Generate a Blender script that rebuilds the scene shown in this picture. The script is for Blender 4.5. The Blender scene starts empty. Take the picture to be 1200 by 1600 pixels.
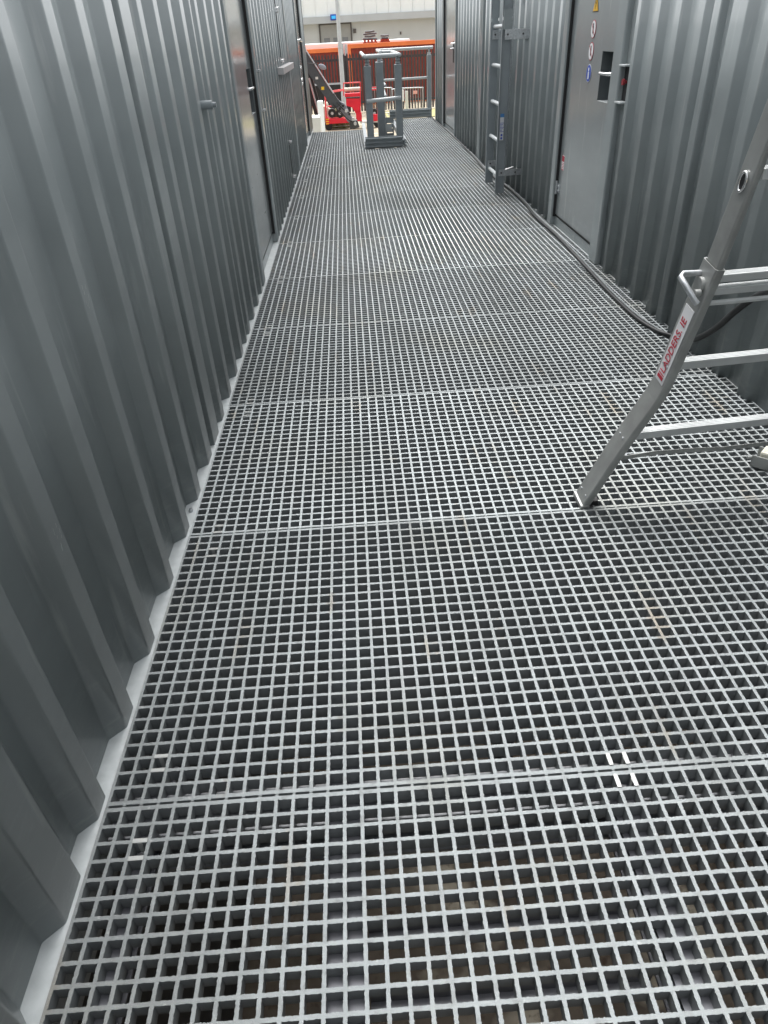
import bpy, bmesh, math, random
import numpy as np
from mathutils import Vector, Matrix
random.seed(7); rng = np.random.default_rng(11)
S = bpy.context.scene
COL = S.collection
R = math.radians

# ------------------------------------------------------------------ camera, light
CAMZ = 1.388
RM = np.array([[0.99762135, -0.0672804, 0.01499949],
               [-0.05101824, -0.57434174, 0.8170243],
               [-0.04635489, -0.81584614, -0.57640811]])   # camera (right, down, forward) -> world
FPX = 1056.9475
cam = bpy.data.cameras.new('camera'); co = bpy.data.objects.new('camera', cam); COL.objects.link(co)
cam.sensor_fit = 'VERTICAL'; cam.sensor_height = 36; cam.lens = 36 * FPX / 1600
cam.clip_start = 0.02; cam.clip_end = 3000
m4 = Matrix.Identity(4)
for i in range(3):
    m4[i][0] = RM[i][0]; m4[i][1] = -RM[i][1]; m4[i][2] = -RM[i][2]
m4[2][3] = CAMZ
co.matrix_world = m4
S.camera = co

W = bpy.data.worlds.new('World'); S.world = W; W.use_nodes = True
nt = W.node_tree; bg = nt.nodes['Background']
sky = nt.nodes.new('ShaderNodeTexSky'); sky.sky_type = 'NISHITA'; sky.sun_disc = False
sky.sun_elevation = R(66); sky.sun_rotation = R(-12); sky.dust_density = 6; sky.air_density = 1.0; sky.ozone_density = 1.5
hs = nt.nodes.new('ShaderNodeHueSaturation'); hs.inputs['Saturation'].default_value = 0.15
nt.links.new(sky.outputs[0], hs.inputs['Color']); nt.links.new(hs.outputs[0], bg.inputs['Color'])
bg.inputs['Strength'].default_value = 0.15
sun = bpy.data.lights.new('sun', 'SUN'); sun.energy = 0.7; sun.angle = R(25); sun.color = (1, 0.985, 0.96)
so = bpy.data.objects.new('sun', sun); COL.objects.link(so)
# overcast: one broad soft sun
so.rotation_euler = (R(-20), 0, R(12))
S.view_settings.view_transform = 'Standard'; S.view_settings.look = 'None'
S.view_settings.exposure = 1.2; S.view_settings.gamma = 1
S.render.engine = 'CYCLES'

def at(px, py, Y):
    """a point of the distant yard, on the plane y = Y, from its bearing in the photo"""
    c = np.array([px - 600, py - 800, FPX]); r = RM @ c; t = Y / r[1]
    return Vector((r[0] * t, Y, r[2] * t + CAMZ))

# ------------------------------------------------------------------ materials
MATS = {}
def mat(name, col, rough=0.5, metal=0.0, var=0.08, vscale=6.0, bump=0.0, bscale=200.0, spec=0.5, coat=0.0, extra=None, emit=None, crough=.07):
    if name in MATS: return MATS[name]
    m = bpy.data.materials.new(name); m.use_nodes = True; t = m.node_tree; p = t.nodes['Principled BSDF']
    p.inputs['Roughness'].default_value = rough; p.inputs['Metallic'].default_value = metal
    p.inputs['Specular IOR Level'].default_value = spec; p.inputs['Coat Weight'].default_value = coat
    p.inputs['Coat Roughness'].default_value = crough
    tc = t.nodes.new('ShaderNodeTexCoord')
    n = t.nodes.new('ShaderNodeTexNoise'); n.inputs['Scale'].default_value = vscale; n.inputs['Detail'].default_value = 6
    t.links.new(tc.outputs['Object'], n.inputs['Vector'])
    r = t.nodes.new('ShaderNodeValToRGB'); r.color_ramp.elements[0].position = 0.3; r.color_ramp.elements[1].position = 0.7
    r.color_ramp.elements[0].color = tuple(c * (1 - var) for c in col) + (1,)
    r.color_ramp.elements[1].color = tuple(min(1, c * (1 + var)) for c in col) + (1,)
    t.links.new(n.outputs['Fac'], r.inputs['Fac']); last = r.outputs['Color']
    if extra: last = extra(t, p, tc, last)
    t.links.new(last, p.inputs['Base Color'])
    if bump:
        b = t.nodes.new('ShaderNodeBump'); b.inputs['Strength'].default_value = bump; b.inputs['Distance'].default_value = 0.002
        n2 = t.nodes.new('ShaderNodeTexNoise'); n2.inputs['Scale'].default_value = bscale; n2.inputs['Detail'].default_value = 3
        t.links.new(tc.outputs['Object'], n2.inputs['Vector']); t.links.new(n2.outputs['Fac'], b.inputs['Height'])
        t.links.new(b.outputs['Normal'], p.inputs['Normal'])
    if emit:
        p.inputs['Emission Color'].default_value = emit[0] + (1,); p.inputs['Emission Strength'].default_value = emit[1]
    MATS[name] = m
    return m

def overlay(t, last, vec, scale, lo, hi, col, stretch=None, detail=4, amount=1.0):
    if stretch:
        mp = t.nodes.new('ShaderNodeMapping'); mp.inputs['Scale'].default_value = stretch
        t.links.new(vec, mp.inputs['Vector']); vec = mp.outputs['Vector']
    n = t.nodes.new('ShaderNodeTexNoise'); n.inputs['Scale'].default_value = scale; n.inputs['Detail'].default_value = detail
    t.links.new(vec, n.inputs['Vector'])
    mr = t.nodes.new('ShaderNodeMapRange'); mr.inputs['From Min'].default_value = lo; mr.inputs['From Max'].default_value = hi
    mr.inputs['To Max'].default_value = amount
    t.links.new(n.outputs['Fac'], mr.inputs['Value'])
    mx = t.nodes.new('ShaderNodeMix'); mx.data_type = 'RGBA'
    t.links.new(mr.outputs['Result'], mx.inputs['Factor']); t.links.new(last, mx.inputs['A'])
    mx.inputs['B'].default_value = tuple(col) + (1,)
    return mx.outputs['Result'], mr

def paint_extra(t, p, tc, last):
    # fine pale scuffs and splashes of dried cement dust near the foot of the walls
    sx = t.nodes.new('ShaderNodeSeparateXYZ'); t.links.new(tc.outputs['Object'], sx.inputs[0])
    low = t.nodes.new('ShaderNodeMapRange'); low.inputs['From Min'].default_value = 0.42; low.inputs['From Max'].default_value = 0.02
    t.links.new(sx.outputs['Z'], low.inputs['Value'])
    n = t.nodes.new('ShaderNodeTexNoise'); n.inputs['Scale'].default_value = 9; n.inputs['Detail'].default_value = 8; n.inputs['Roughness'].default_value = .7
    mp = t.nodes.new('ShaderNodeMapping'); mp.inputs['Scale'].default_value = (1, 1, 3.5)
    t.links.new(tc.outputs['Object'], mp.inputs['Vector']); t.links.new(mp.outputs['Vector'], n.inputs['Vector'])
    mr = t.nodes.new('ShaderNodeMapRange'); mr.inputs['From Min'].default_value = .52; mr.inputs['From Max'].default_value = .70; mr.inputs['To Max'].default_value = .6
    t.links.new(n.outputs['Fac'], mr.inputs['Value'])
    mu = t.nodes.new('ShaderNodeMath'); mu.operation = 'MULTIPLY'; t.links.new(low.outputs[0], mu.inputs[0]); t.links.new(mr.outputs[0], mu.inputs[1])
    mx = t.nodes.new('ShaderNodeMix'); mx.data_type = 'RGBA'; t.links.new(mu.outputs[0], mx.inputs['Factor'])
    t.links.new(last, mx.inputs['A']); mx.inputs['B'].default_value = (.36, .39, .39, 1)
    last = mx.outputs['Result']
    last, _ = overlay(t, last, tc.outputs['Object'], 3.0, .62, .72, (.42, .44, .44), (6, 6, .6), 6, .5)
    # slightly uneven gloss
    g = t.nodes.new('ShaderNodeTexNoise'); g.inputs['Scale'].default_value = 5; g.inputs['Detail'].default_value = 5
    t.links.new(mp.outputs['Vector'], g.inputs['Vector'])
    gr = t.nodes.new('ShaderNodeMapRange'); r0 = p.inputs['Roughness'].default_value
    gr.inputs['To Min'].default_value = r0 * .8; gr.inputs['To Max'].default_value = r0 * 1.25
    t.links.new(g.outputs['Fac'], gr.inputs['Value']); t.links.new(gr.outputs[0], p.inputs['Roughness'])
    return last
PAINT = mat('grey_container_paint', (.245, .275, .28), rough=.46, spec=.35, var=.09, vscale=3, bump=.05, bscale=60, extra=paint_extra, coat=.5, crough=.14)
DOORP = mat('grey_door_paint', (.225, .25, .255), rough=.3, var=.05, vscale=2.5, bump=.02, bscale=12, extra=paint_extra, coat=1.0, crough=.13)
RECESS_SHADE = mat('shade_darkened_recess_paint', (.10, .115, .12), rough=.5, var=.1)  # container paint darkened to carry the shade inside the handle recesses
RAILP = mat('pale_grey_rail_paint', (.43, .46, .465), rough=.5, var=.10, vscale=30, bump=.1, bscale=160)
def grp_extra(t, p, tc, last):
    geo = t.nodes.new('ShaderNodeNewGeometry'); v = geo.outputs['Position']
    last, _ = overlay(t, last, v, 1.6, .52, .75, (.31, .29, .22), None, 8, .5)
    last, _ = overlay(t, last, v, 6.0, .62, .72, (.33, .25, .15), (1.8, .4, 1), 5, .5)
    last, _ = overlay(t, last, v, 1.1, .50, .62, (.21, .22, .215), (1.4, .7, 1), 9, .45)
    last, _ = overlay(t, last, v, 30, .56, .66, (.20, .205, .20), None, 6, .4)
    last, _ = overlay(t, last, v, 45, .66, .72, (.62, .63, .62), (1, 1, 1), 6, .5)
    oi = t.nodes.new('ShaderNodeObjectInfo'); mr = t.nodes.new('ShaderNodeMapRange'); mr.inputs['To Min'].default_value = .84; mr.inputs['To Max'].default_value = 1.08
    t.links.new(oi.outputs['Random'], mr.inputs['Value']); hv = t.nodes.new('ShaderNodeHueSaturation'); t.links.new(mr.outputs[0], hv.inputs['Value']); t.links.new(last, hv.inputs['Color']); last = hv.outputs['Color']
    last, _ = overlay(t, last, v, 900, .60, .75, (.78, .80, .80), None, 2, .6)
    last, _ = overlay(t, last, v, 500, .28, .40, (.20, .22, .22), None, 2, .0)
    return last
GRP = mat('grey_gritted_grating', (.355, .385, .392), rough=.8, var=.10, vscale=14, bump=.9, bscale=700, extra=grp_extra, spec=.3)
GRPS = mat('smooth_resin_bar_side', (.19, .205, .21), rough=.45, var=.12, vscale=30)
ALU = mat('brushed_aluminium', (.56, .58, .58), rough=.5, metal=.45, var=.10, vscale=9, bump=.05, bscale=120)
ALU2 = mat('dull_aluminium', (.36, .37, .362), rough=.45, metal=.6, var=.14, vscale=14, bump=.05, bscale=150)
ZINC = mat('galvanised_steel', (.50, .52, .54), rough=.38, metal=.7, var=.2, vscale=60)
STEEL = mat('bright_stainless', (.8, .8, .8), rough=.22, metal=.9, var=.04)
HOODM = mat('pale_hood_paint', (.50, .48, .48), rough=.35, var=.06)
CLIPM = mat('worn_bright_clip', (.40, .41, .40), rough=.4, metal=.3, var=.1)
BOLT = mat('dark_bolt', (.08, .08, .085), rough=.4, metal=.5)
FRP = mat('grey_handrail_profile', (.25, .28, .295), rough=.38, var=.06, vscale=12)
FRPL = mat('pale_handrail_tube', (.48, .51, .52), rough=.35, var=.06, vscale=12)
JOISTD = mat('dull_grey_beam', (.24, .25, .265), rough=.55, var=.2, vscale=10)
JOIST = mat('galvanised_joist', (.19, .195, .215), rough=.5, metal=.3, var=.12, vscale=20)
DARKST = mat('dark_support_steel', (.05, .055, .06), rough=.5, var=.2, vscale=10)
RUBBER = mat('black_rubber', (.012, .012, .013), rough=.5, var=.1)
CABLE = mat('black_cable_sheath', (.012, .013, .014), rough=.42, var=.3, vscale=30)
CABLEG = mat('dusty_grey_conduit', (.17, .185, .19), rough=.5, var=.25, vscale=20)
HOLE = mat('dark_opening', (.012, .013, .014), rough=.7)
WHITE = mat('white_label', (.75, .76, .77), rough=.4, var=.03)
STK = mat('silver_sticker', (.62, .63, .645), rough=.35, var=.04)
REDINK = mat('red_print', (.40, .022, .045), rough=.45, var=.1)
BLUE = mat('blue_print', (.02, .07, .42), rough=.4, var=.05)
BLUEC = mat('bright_blue_print', (.06, .20, .45), rough=.4, var=.05)
YEL = mat('amber_print', (.70, .40, .02), rough=.4, var=.05)
BLK = mat('black_print', (.02, .02, .02), rough=.4)
REDB = mat('red_button', (.30, .03, .04), rough=.3)
CREAM = mat('cream_plastic', (.58, .57, .48), rough=.45, var=.06)
ORANGE = mat('orange_container_paint', (.95, .23, .07), rough=.45, var=.10, vscale=1.5)
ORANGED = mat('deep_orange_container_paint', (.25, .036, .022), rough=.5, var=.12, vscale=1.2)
PALI = mat('weathered_dark_palisade', (.055, .045, .05), rough=.6, var=.3, vscale=4)
REDM = mat('red_machine_paint', (.72, .012, .035), rough=.35, var=.10, vscale=4)
PINK = mat('faded_red_rail', (.75, .07, .08), rough=.4, var=.1)
CHEV = mat('yellow_marking', (.8, .55, .02), rough=.4)
BOOM = mat('dark_grey_boom_paint', (.05, .06, .07), rough=.35, var=.1)
PALE = mat('pale_grey_plastic', (.60, .62, .60), rough=.4, var=.05)
POLE = mat('galvanised_lamp_pole', (.52, .58, .61), rough=.45, metal=.2, var=.05)
CLAD = mat('white_cladding', (.86, .92, .93), rough=.5, var=.03, vscale=.8)
CANO = mat('grey_eaves_trim', (.50, .54, .56), rough=.45, var=.06, vscale=.7)
BEIGE = mat('beige_wall_panel', (.56, .59, .59), rough=.6, var=.05, vscale=.5)
SHUT = mat('grey_roller_door', (.33, .34, .33), rough=.5, var=.04)
SHUTD = mat('grey_door_glazing', (.20, .21, .22), rough=.2, var=.06)
FRAMED = mat('dark_door_frame', (.09, .085, .08), rough=.5)
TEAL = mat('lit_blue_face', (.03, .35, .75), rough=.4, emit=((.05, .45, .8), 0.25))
SCRAP = mat('grey_plastic_pipe', (.10, .115, .13), rough=.5, var=.2)
MIRR = mat('mirror_back_plastic', (.22, .23, .27), rough=.35)
def ground_extra(t, p, tc, last):
    geo = t.nodes.new('ShaderNodeNewGeometry'); v = geo.outputs['Position']
    last, _ = overlay(t, last, v, .35, .48, .62, (.20, .17, .13), None, 8, .8)
    last, _ = overlay(t, last, v, 1.3, .55, .70, (.50, .47, .36), None, 8, .7)
    last, _ = overlay(t, last, v, 25, .60, .72, (.12, .10, .08), None, 6, .6)
    return last
GROUND = mat('tan_hardcore_ground', (.40, .345, .25), rough=.9, var=.2, vscale=.8, bump=1, bscale=12, extra=ground_extra)
DRY = mat('dry_grass_verge', (.42, .38, .17), rough=.9, var=.4, vscale=14, bump=1, bscale=40)

# ------------------------------------------------------------------ helpers
class MB:
    def __init__(s): s.v = []; s.f = []; s.sm = []
    def add(s, vs, fs, smooth=False):
        b = len(s.v); s.v += [tuple(v) for v in vs]; s.f += [tuple(i + b for i in f) for f in fs]; s.sm += [smooth] * len(fs); return s
    def box(s, a, b, M=None, ch=0.0):
        x0, x1 = sorted((a[0], b[0])); y0, y1 = sorted((a[1], b[1])); z0, z1 = sorted((a[2], b[2]))
        ch = min(ch, (x1-x0)*.45, (y1-y0)*.45, (z1-z0)*.45)
        if ch <= 0:
            vs = [(x, y, z) for z in (z0, z1) for y in (y0, y1) for x in (x0, x1)]
            fs = [(0, 2, 3, 1), (4, 5, 7, 6), (0, 1, 5, 4), (2, 6, 7, 3), (0, 4, 6, 2), (1, 3, 7, 5)]
        else:
            bm = bmesh.new(); bmesh.ops.create_cube(bm, size=1)
            for v in bm.verts: v.co = Vector(((x0+x1)/2 + v.co.x*(x1-x0), (y0+y1)/2 + v.co.y*(y1-y0), (z0+z1)/2 + v.co.z*(z1-z0)))
            bmesh.ops.bevel(bm, geom=bm.edges[:], offset=ch, segments=2, affect='EDGES', profile=.5)
            vs = [v.co.copy() for v in bm.verts]; fs = [tuple(v.index for v in f.verts) for f in bm.faces]; bm.free()
        if M is not None: vs = [M @ Vector(v) for v in vs]
        return s.add(vs, fs)
    def tube(s, pts, r, n=12, caps=True, flat=None):
        pts = [Vector(p) for p in pts]; rs = r if isinstance(r, (list, tuple)) else [r] * len(pts)
        vs = []; fs = []; prev = None
        for i, p in enumerate(pts):
            d = (pts[min(i+1, len(pts)-1)] - pts[max(i-1, 0)]).normalized()
            if prev is None: a = d.orthogonal().normalized()
            else: a = (prev - d * prev.dot(d)).normalized()
            prev = a; b = d.cross(a)
            for k in range(n):
                t = 2*math.pi*k/n; vs.append(p + (a*math.cos(t) + b*math.sin(t)) * rs[i])
        for i in range(len(pts)-1):
            for k in range(n):
                k2 = (k+1) % n; fs.append((i*n+k, i*n+k2, (i+1)*n+k2, (i+1)*n+k))
        s.add(vs, fs, True)
        if caps:
            s.add(vs[:n], [tuple(reversed(range(n)))]); s.add(vs[-n:], [tuple(range(n))])
        return s
    def sweep(s, secs, closed=True):
        """secs: list of rings (equal length)"""
        n = len(secs[0]); vs = [p for r_ in secs for p in r_]; fs = []
        for i in range(len(secs)-1):
            for k in range(n if closed else n-1):
                k2 = (k+1) % n; fs.append((i*n+k, i*n+k2, (i+1)*n+k2, (i+1)*n+k))
        s.add(vs, fs); 
        if closed:
            s.add(secs[0], [tuple(reversed(range(n)))]); s.add(secs[-1], [tuple(range(n))])
        return s
    def disc(s, c, u, v, r, th=None, n=24):
        c = Vector(c); u = Vector(u); v = Vector(v); w = u.cross(v).normalized()
        th = th or .0012
        a = [c + u*r*math.cos(2*math.pi*k/n) + v*r*math.sin(2*math.pi*k/n) for k in range(n)]
        b = [p - w*th for p in a]
        return s.sweep([b, a])
    def poly(s, pts, off):
        off = Vector(off); a = [Vector(p) for p in pts]; return s.sweep([[p - off for p in a], a])
    def build(s, name, m, parent=None):
        me = bpy.data.meshes.new(name); me.from_pydata(s.v, [], s.f); me.polygons.foreach_set('use_smooth', s.sm)
        bm = bmesh.new(); bm.from_mesh(me); bmesh.ops.recalc_face_normals(bm, faces=bm.faces[:]); bm.to_mesh(me); bm.free()
        me.materials.append(m); me.update()
        o = bpy.data.objects.new(name, me); COL.objects.link(o)
        if parent is not None: o.parent = parent; o.matrix_parent_inverse = parent.matrix_world.inverted()
        return o

def tag(o, label=None, cat=None, group=None, kind=None):
    if label: o['label'] = label
    if cat: o['category'] = cat
    if group: o['group'] = group
    if kind: o['kind'] = kind
    return o
def thing(name, label, cat, loc=(0, 0, 0), rz=0, group=None):
    o = bpy.data.objects.new(name, None); COL.objects.link(o); o.empty_display_size = .1
    o.matrix_world = Matrix.Translation(loc) @ Matrix.Rotation(rz, 4, 'Z')
    return tag(o, label, cat, group)
# children are built in world coordinates and parented with the inverse of their thing's matrix
def copy_tree(o, dloc, label):
    def rec(q, par):
        c = q.copy(); COL.objects.link(c)
        if par is not None: c.parent = par; c.matrix_parent_inverse = q.matrix_parent_inverse.copy()
        for k in q.children: rec(k, c)
        return c
    c = rec(o, None); c.matrix_world = Matrix.Translation(dloc) @ o.matrix_world
    if label: c['label'] = label
    return c
def bevel(o, w, seg=2):
    md = o.modifiers.new('bevel', 'BEVEL'); md.width = w; md.segments = seg; md.limit_method = 'ANGLE'; md.angle_limit = R(40); return o

def text_mesh(name, body, size, M, m, parent, ext=.0004):
    cu = bpy.data.curves.new(name, 'FONT'); cu.body = body; cu.size = size; cu.extrude = ext; cu.align_x = 'LEFT'; cu.align_y = 'CENTER'
    tmp = bpy.data.objects.new('tmp', cu); COL.objects.link(tmp)
    dg = bpy.context.evaluated_depsgraph_get(); me = bpy.data.meshes.new_from_object(tmp.evaluated_get(dg))
    bpy.data.objects.remove(tmp); me.transform(M); me.materials.clear(); me.materials.append(m); me.name = name
    o = bpy.data.objects.new(name, me); COL.objects.link(o)
    if parent is not None: o.parent = parent; o.matrix_parent_inverse = parent.matrix_world.inverted()
    return o

GZ = -1.9
# ------------------------------------------------------------------ setting
g = MB(); g.add([(-400, -200, GZ), (400, -200, GZ), (400, 900, GZ), (-400, 900, GZ)], [(0, 1, 2, 3)])
tag(g.build('ground', GROUND), kind='structure')
sl = MB(); sl.add([(-2.9, -8, GZ+.004), (4, -8, GZ+.004), (4, 16.5, GZ+.004), (-2.9, 16.5, GZ+.004)], [(0, 1, 2, 3)])
def shade_ground_extra(t, p, tc, last):
    last, _ = overlay(t, last, tc.outputs['Object'], 1.1, .56, .62, (.42, .38, .30), None, 6, .9)
    last, _ = overlay(t, last, tc.outputs['Object'], 18, .6, .7, (.05, .03, .02), None, 5, .8)
    return last
tag(sl.build('shade_ground', mat('ground_with_painted_shade', (.12, .098, .075), rough=.9, var=.4, vscale=3, bump=1, bscale=20, extra=shade_ground_extra)), kind='structure')  # shade below the deck put into the colour of this darker ground sheet
v = MB(); p0 = at(628, 176, 37.6)
v.add([(1.9, 36.6, GZ+.03), (7, 36.6, GZ+.03), (7, 40.2, GZ+.05), (1.9, 40.2, GZ+.05)], [(0, 1, 2, 3)])
tag(v.build('verge', DRY), kind='structure')

# ------------------------------------------------------------------ grating
P = .0382; NC = 26; HB = .0039; GAP = .0061; PER = 1.0107; Y0 = .892 - PER
XL = -.643; DEP = .038
def grating_mesh(name, nx, ny, fine, x_extra=.0):
    """origin at the lower left corner; longitudinal bars along y"""
    vs = []; fs = []; nseg = 13 if fine else 1
    V = []; F = []
    # per-cell template built with numpy
    e = .0057
    tx = np.linspace(0, 1, nseg + 1)[:-1]
    def ring(h):
        a = []
        cs = [(-h, -h), (h, -h), (h, h), (-h, h)]
        for i in range(4):
            x0, y0 = cs[i]; x1, y1 = cs[(i+1) % 4]
            for t in tx: a.append((x0 + (x1-x0)*t, y0 + (y1-y0)*t))
        return np.array(a)
    n = 4 * nseg
    outer = ring(P/2); inn = ring(P/2 - HB); low = ring(P/2 - HB + .0002); bot = ring(P/2 - HB + .0009)
    base = 0
    for iy in range(ny):
        for ix in range(nx):
            cx = (ix + .5) * P; cy = e + (iy + .5) * P
            top = inn.copy()
            if fine:
                # grit: ragged opening edge
                nrm = np.sign(top) * (np.abs(top) > (P/2 - HB - 1e-6))
                top = top + nrm * rng.normal(0, .00042, (n, 1))
            rings = [(outer, 0), (top, 0), (low, -.0035), (bot, -DEP)] if fine else [(outer, 0), (top, 0), (bot, -DEP)]
            for rg, z in rings:
                for q in rg: V.append((cx + q[0], cy + q[1], z))
            L = len(rings)
            for r_ in range(L - 1):
                for k in range(n):
                    k2 = (k + 1) % n
                    F.append((base + r_*n + k, base + r_*n + k2, base + (r_+1)*n + k2, base + (r_+1)*n + k))
            base += L * n
    def bx(x0, x1, y0, y1, z0=-DEP, z1=0):
        nonlocal base
        for z in (z0, z1):
            for y in (y0, y1):
                for x in (x0, x1): V.append((x, y, z))
        for f in [(0, 2, 3, 1), (4, 5, 7, 6), (0, 1, 5, 4), (2, 6, 7, 3), (0, 4, 6, 2), (1, 3, 7, 5)]: F.append(tuple(base + i for i in f))
        base += 8
    X1 = nx * P; Y1 = ny * P + 2*e
    bx(-.003, X1 + .003, 0, e - 1e-5); bx(-.003, X1 + .003, Y1 - e + 1e-5, Y1)
    bx(-.003, -1e-5, e, Y1 - e); bx(X1 + 1e-5, X1 + .003, e, Y1 - e)
    for ix in range(nx + 1):          # cut ends of the long bars bridging the joint
        w = .0034 + (rng.random() - .5) * .0008
        bx(ix*P - w, ix*P + w, Y1 + 1e-5, Y1 + GAP/2 - rng.random()*.0012, -DEP, -.0006)
        bx(ix*P - w, ix*P + w, -GAP/2 + rng.random()*.0012, -1e-5, -DEP, -.0006)
    me = bpy.data.meshes.new(name)
    V = np.array(V, dtype=np.float32); me.vertices.add(len(V)); me.vertices.foreach_set('co', V.ravel())
    loops = np.array(F, dtype=np.int32); me.loops.add(loops.size); me.loops.foreach_set('vertex_index', loops.ravel())
    me.polygons.add(len(F)); me.polygons.foreach_set('loop_start', np.arange(len(F), dtype=np.int32)*4)
    me.polygons.foreach_set('loop_total', np.full(len(F), 4, dtype=np.int32))
    me.polygons.foreach_set('use_smooth', np.zeros(len(F), dtype=bool))
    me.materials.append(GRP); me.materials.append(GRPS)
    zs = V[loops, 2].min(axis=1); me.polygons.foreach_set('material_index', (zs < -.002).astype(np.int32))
    me.update(calc_edges=True); me.validate()
    return me
# support frame below the grating
sup = thing('raised_walkway', 'raised walkway of pale grey grating panels on steel joists between the grey containers', 'walkway', (0, 0, GZ))
def ibeam(m, x0, x1, y0, y1, h, axis):
    if axis == 'y':
        xm = (x0+x1)/2
        m.box((x0, y0, -.048), (x1, y1, -.040)); m.box((xm-.004, y0, -h+.008), (xm+.004, y1, -.0481)); m.box((x0, y0, -h), (x1, y1, -h+.0079))
    else:
        ym = (y0+y1)/2
        m.box((x0, y0, -.058), (x1, y1, -.0484)); m.box((x0, ym-.004, -h+.008), (x1, ym+.004, -.0581)); m.box((x0, y0, -h), (x1, y1, -h+.0079))
for xa, xb in ((-.575, -.548), (-.146, -.072), (.487, .562), (1.12, 1.195), (1.60, 1.64)):
    m = MB(); ibeam(m, xa, xb, -1.0, 13.9 if xa < 0 else (11.3 if xa < .8 else 15.4), .14, 'y'); m.build('joist', JOIST, sup)
for k in range(0, 14):
    y = Y0 + PER*k; x1 = 1.66 if k < 12 else .24
    m = MB(); ibeam(m, -.64, x1, y - .05, y + .05, .20, 'x'); m.build('cross_beam', JOISTD, sup)
    if k >= 12 and k < 15:
        m = MB(); ibeam(m, .86, 1.66, y - .05, y + .05, .20, 'x'); m.build('cross_beam', JOISTD, sup)
for y in (.53, .655):
    m = MB(); m.box((-.07, y, -.155), (.48, y + .004, -.115)); m.box((-.07, y - .03, -.155), (.48, y - .0003, -.151)); m.build('angle_brace', JOIST, sup)
m = MB(); m.box((-.54, .60, -.20), (-.15, .604, -.16)); m.build('angle_brace', JOIST, sup)
for x, y in ((-.11, .3), (.52, 1.9), (-.11, 5), (.52, 8), (-.11, 11.8), (-.11, 13.8), (1.15, 15.3)):
    m = MB(); m.box((x-.04, y-.04, GZ), (x+.04, y+.04, -.1401)); m.build('leg', DARKST, sup)

NX = 61
ORD = ['first', 'second', 'third', 'fourth', 'fifth', 'sixth', 'seventh', 'eighth', 'ninth', 'tenth', 'eleventh', 'twelfth', 'thirteenth', 'fourteenth', 'fifteenth']
fine1 = grating_mesh('grating_panel', NX, NC, True)
plain = grating_mesh('grating_panel', NX, NC, False)
def panel(me, x, y, label):
    o = bpy.data.objects.new('grating_panel', me); COL.objects.link(o); o.parent = sup; o.matrix_parent_inverse = sup.matrix_world.inverted(); o.location = (x, y, 0); return o
for k in range(0, 11):
    me = fine1 if k < 3 else plain
    panel(me, XL + .0005 * ((k*7) % 3), Y0 + PER*k + GAP/2, '')
ys = Y0 + PER*11
cut = grating_mesh('grating_panel', NX, 9, False)
panel(cut, XL, ys + GAP/2, 'short grating strip right in front of the ribbed toe board')
left = grating_mesh('grating_panel', 24, NC, False); right = grating_mesh('grating_panel', 22, NC, False)
yl = ys + 9*P + .0114 + GAP
for i in range(3):
    if i == 2: left2 = grating_mesh('grating_panel', 24, 15, False)
    panel(left if i < 2 else left2, XL, yl + i*PER + GAP/2, ['narrow grating panel left of the toe board, nearest of three', 'narrow grating panel left of the railing, middle of three', 'short narrow grating panel at the far left edge of the deck'][i])
for i in range(4):
    panel(right, .845, yl + i*PER + GAP/2, 'narrow grating panel right of the railing, %s of four' % ['nearest', 'second', 'third', 'farthest'][i])
YE_L = yl + 2*PER + 15*P + .01; YE_R = yl + 4*PER

# clips
def clip(x, y, rot=False):
    m = MB()
    if not rot:
        for s in (-1, 1): m.box((x - P/2 + .003, y + s*P/2 - .005, 0.0003), (x + P/2 - .003, y + s*P/2 + .005, .0028), ch=.0006)
    else:
        for s in (-1, 1): m.box((x + s*P/2 - .005, y - P/2 + .003, .0003), (x + s*P/2 + .005, y + P/2 - .003, .0028), ch=.0006)
    if not rot:
        m.box((x - .005, y - P/2 + .0046, -.034), (x + .005, y + P/2 - .0046, -.032))
        for s in (-1, 1): m.box((x - .005, y + s*(P/2 - .0052) - .0006, -.034), (x + .005, y + s*(P/2 - .0052) + .0006, .001))
    else:
        m.box((x - P/2 + .0046, y - .005, -.034), (x + P/2 - .0046, y + .005, -.032))
        for s in (-1, 1): m.box((x + s*(P/2 - .0052) - .0006, y - .005, -.034), (x + s*(P/2 - .0052) + .0006, y + .005, .001))
    c = m.build('grating_clip', CLIPM, sup)
    b = MB(); b.tube([(x, y, -.0319), (x, y, -.024)], .0062, 6); b.build('bolt_head', BOLT, c)
cx = XL + 2.5*P
def cell_y(k, j): return Y0 + PER*k + GAP/2 + .0057 + (j + .5)*P
clip(cx, cell_y(1, 2)); clip(cx, cell_y(0, NC - 3)); clip(cx, cell_y(1, NC - 3)); clip(cx, cell_y(2, 0))
for k in range(3, 12): clip(cx, cell_y(k, 0)); clip(cx, cell_y(k, 0) - 3*P - .01)
xr = .534 - ((.534 - XL) % P) + P/2
clip(xr, cell_y(1, 0), True); clip(xr, cell_y(0, NC-1), True)

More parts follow.
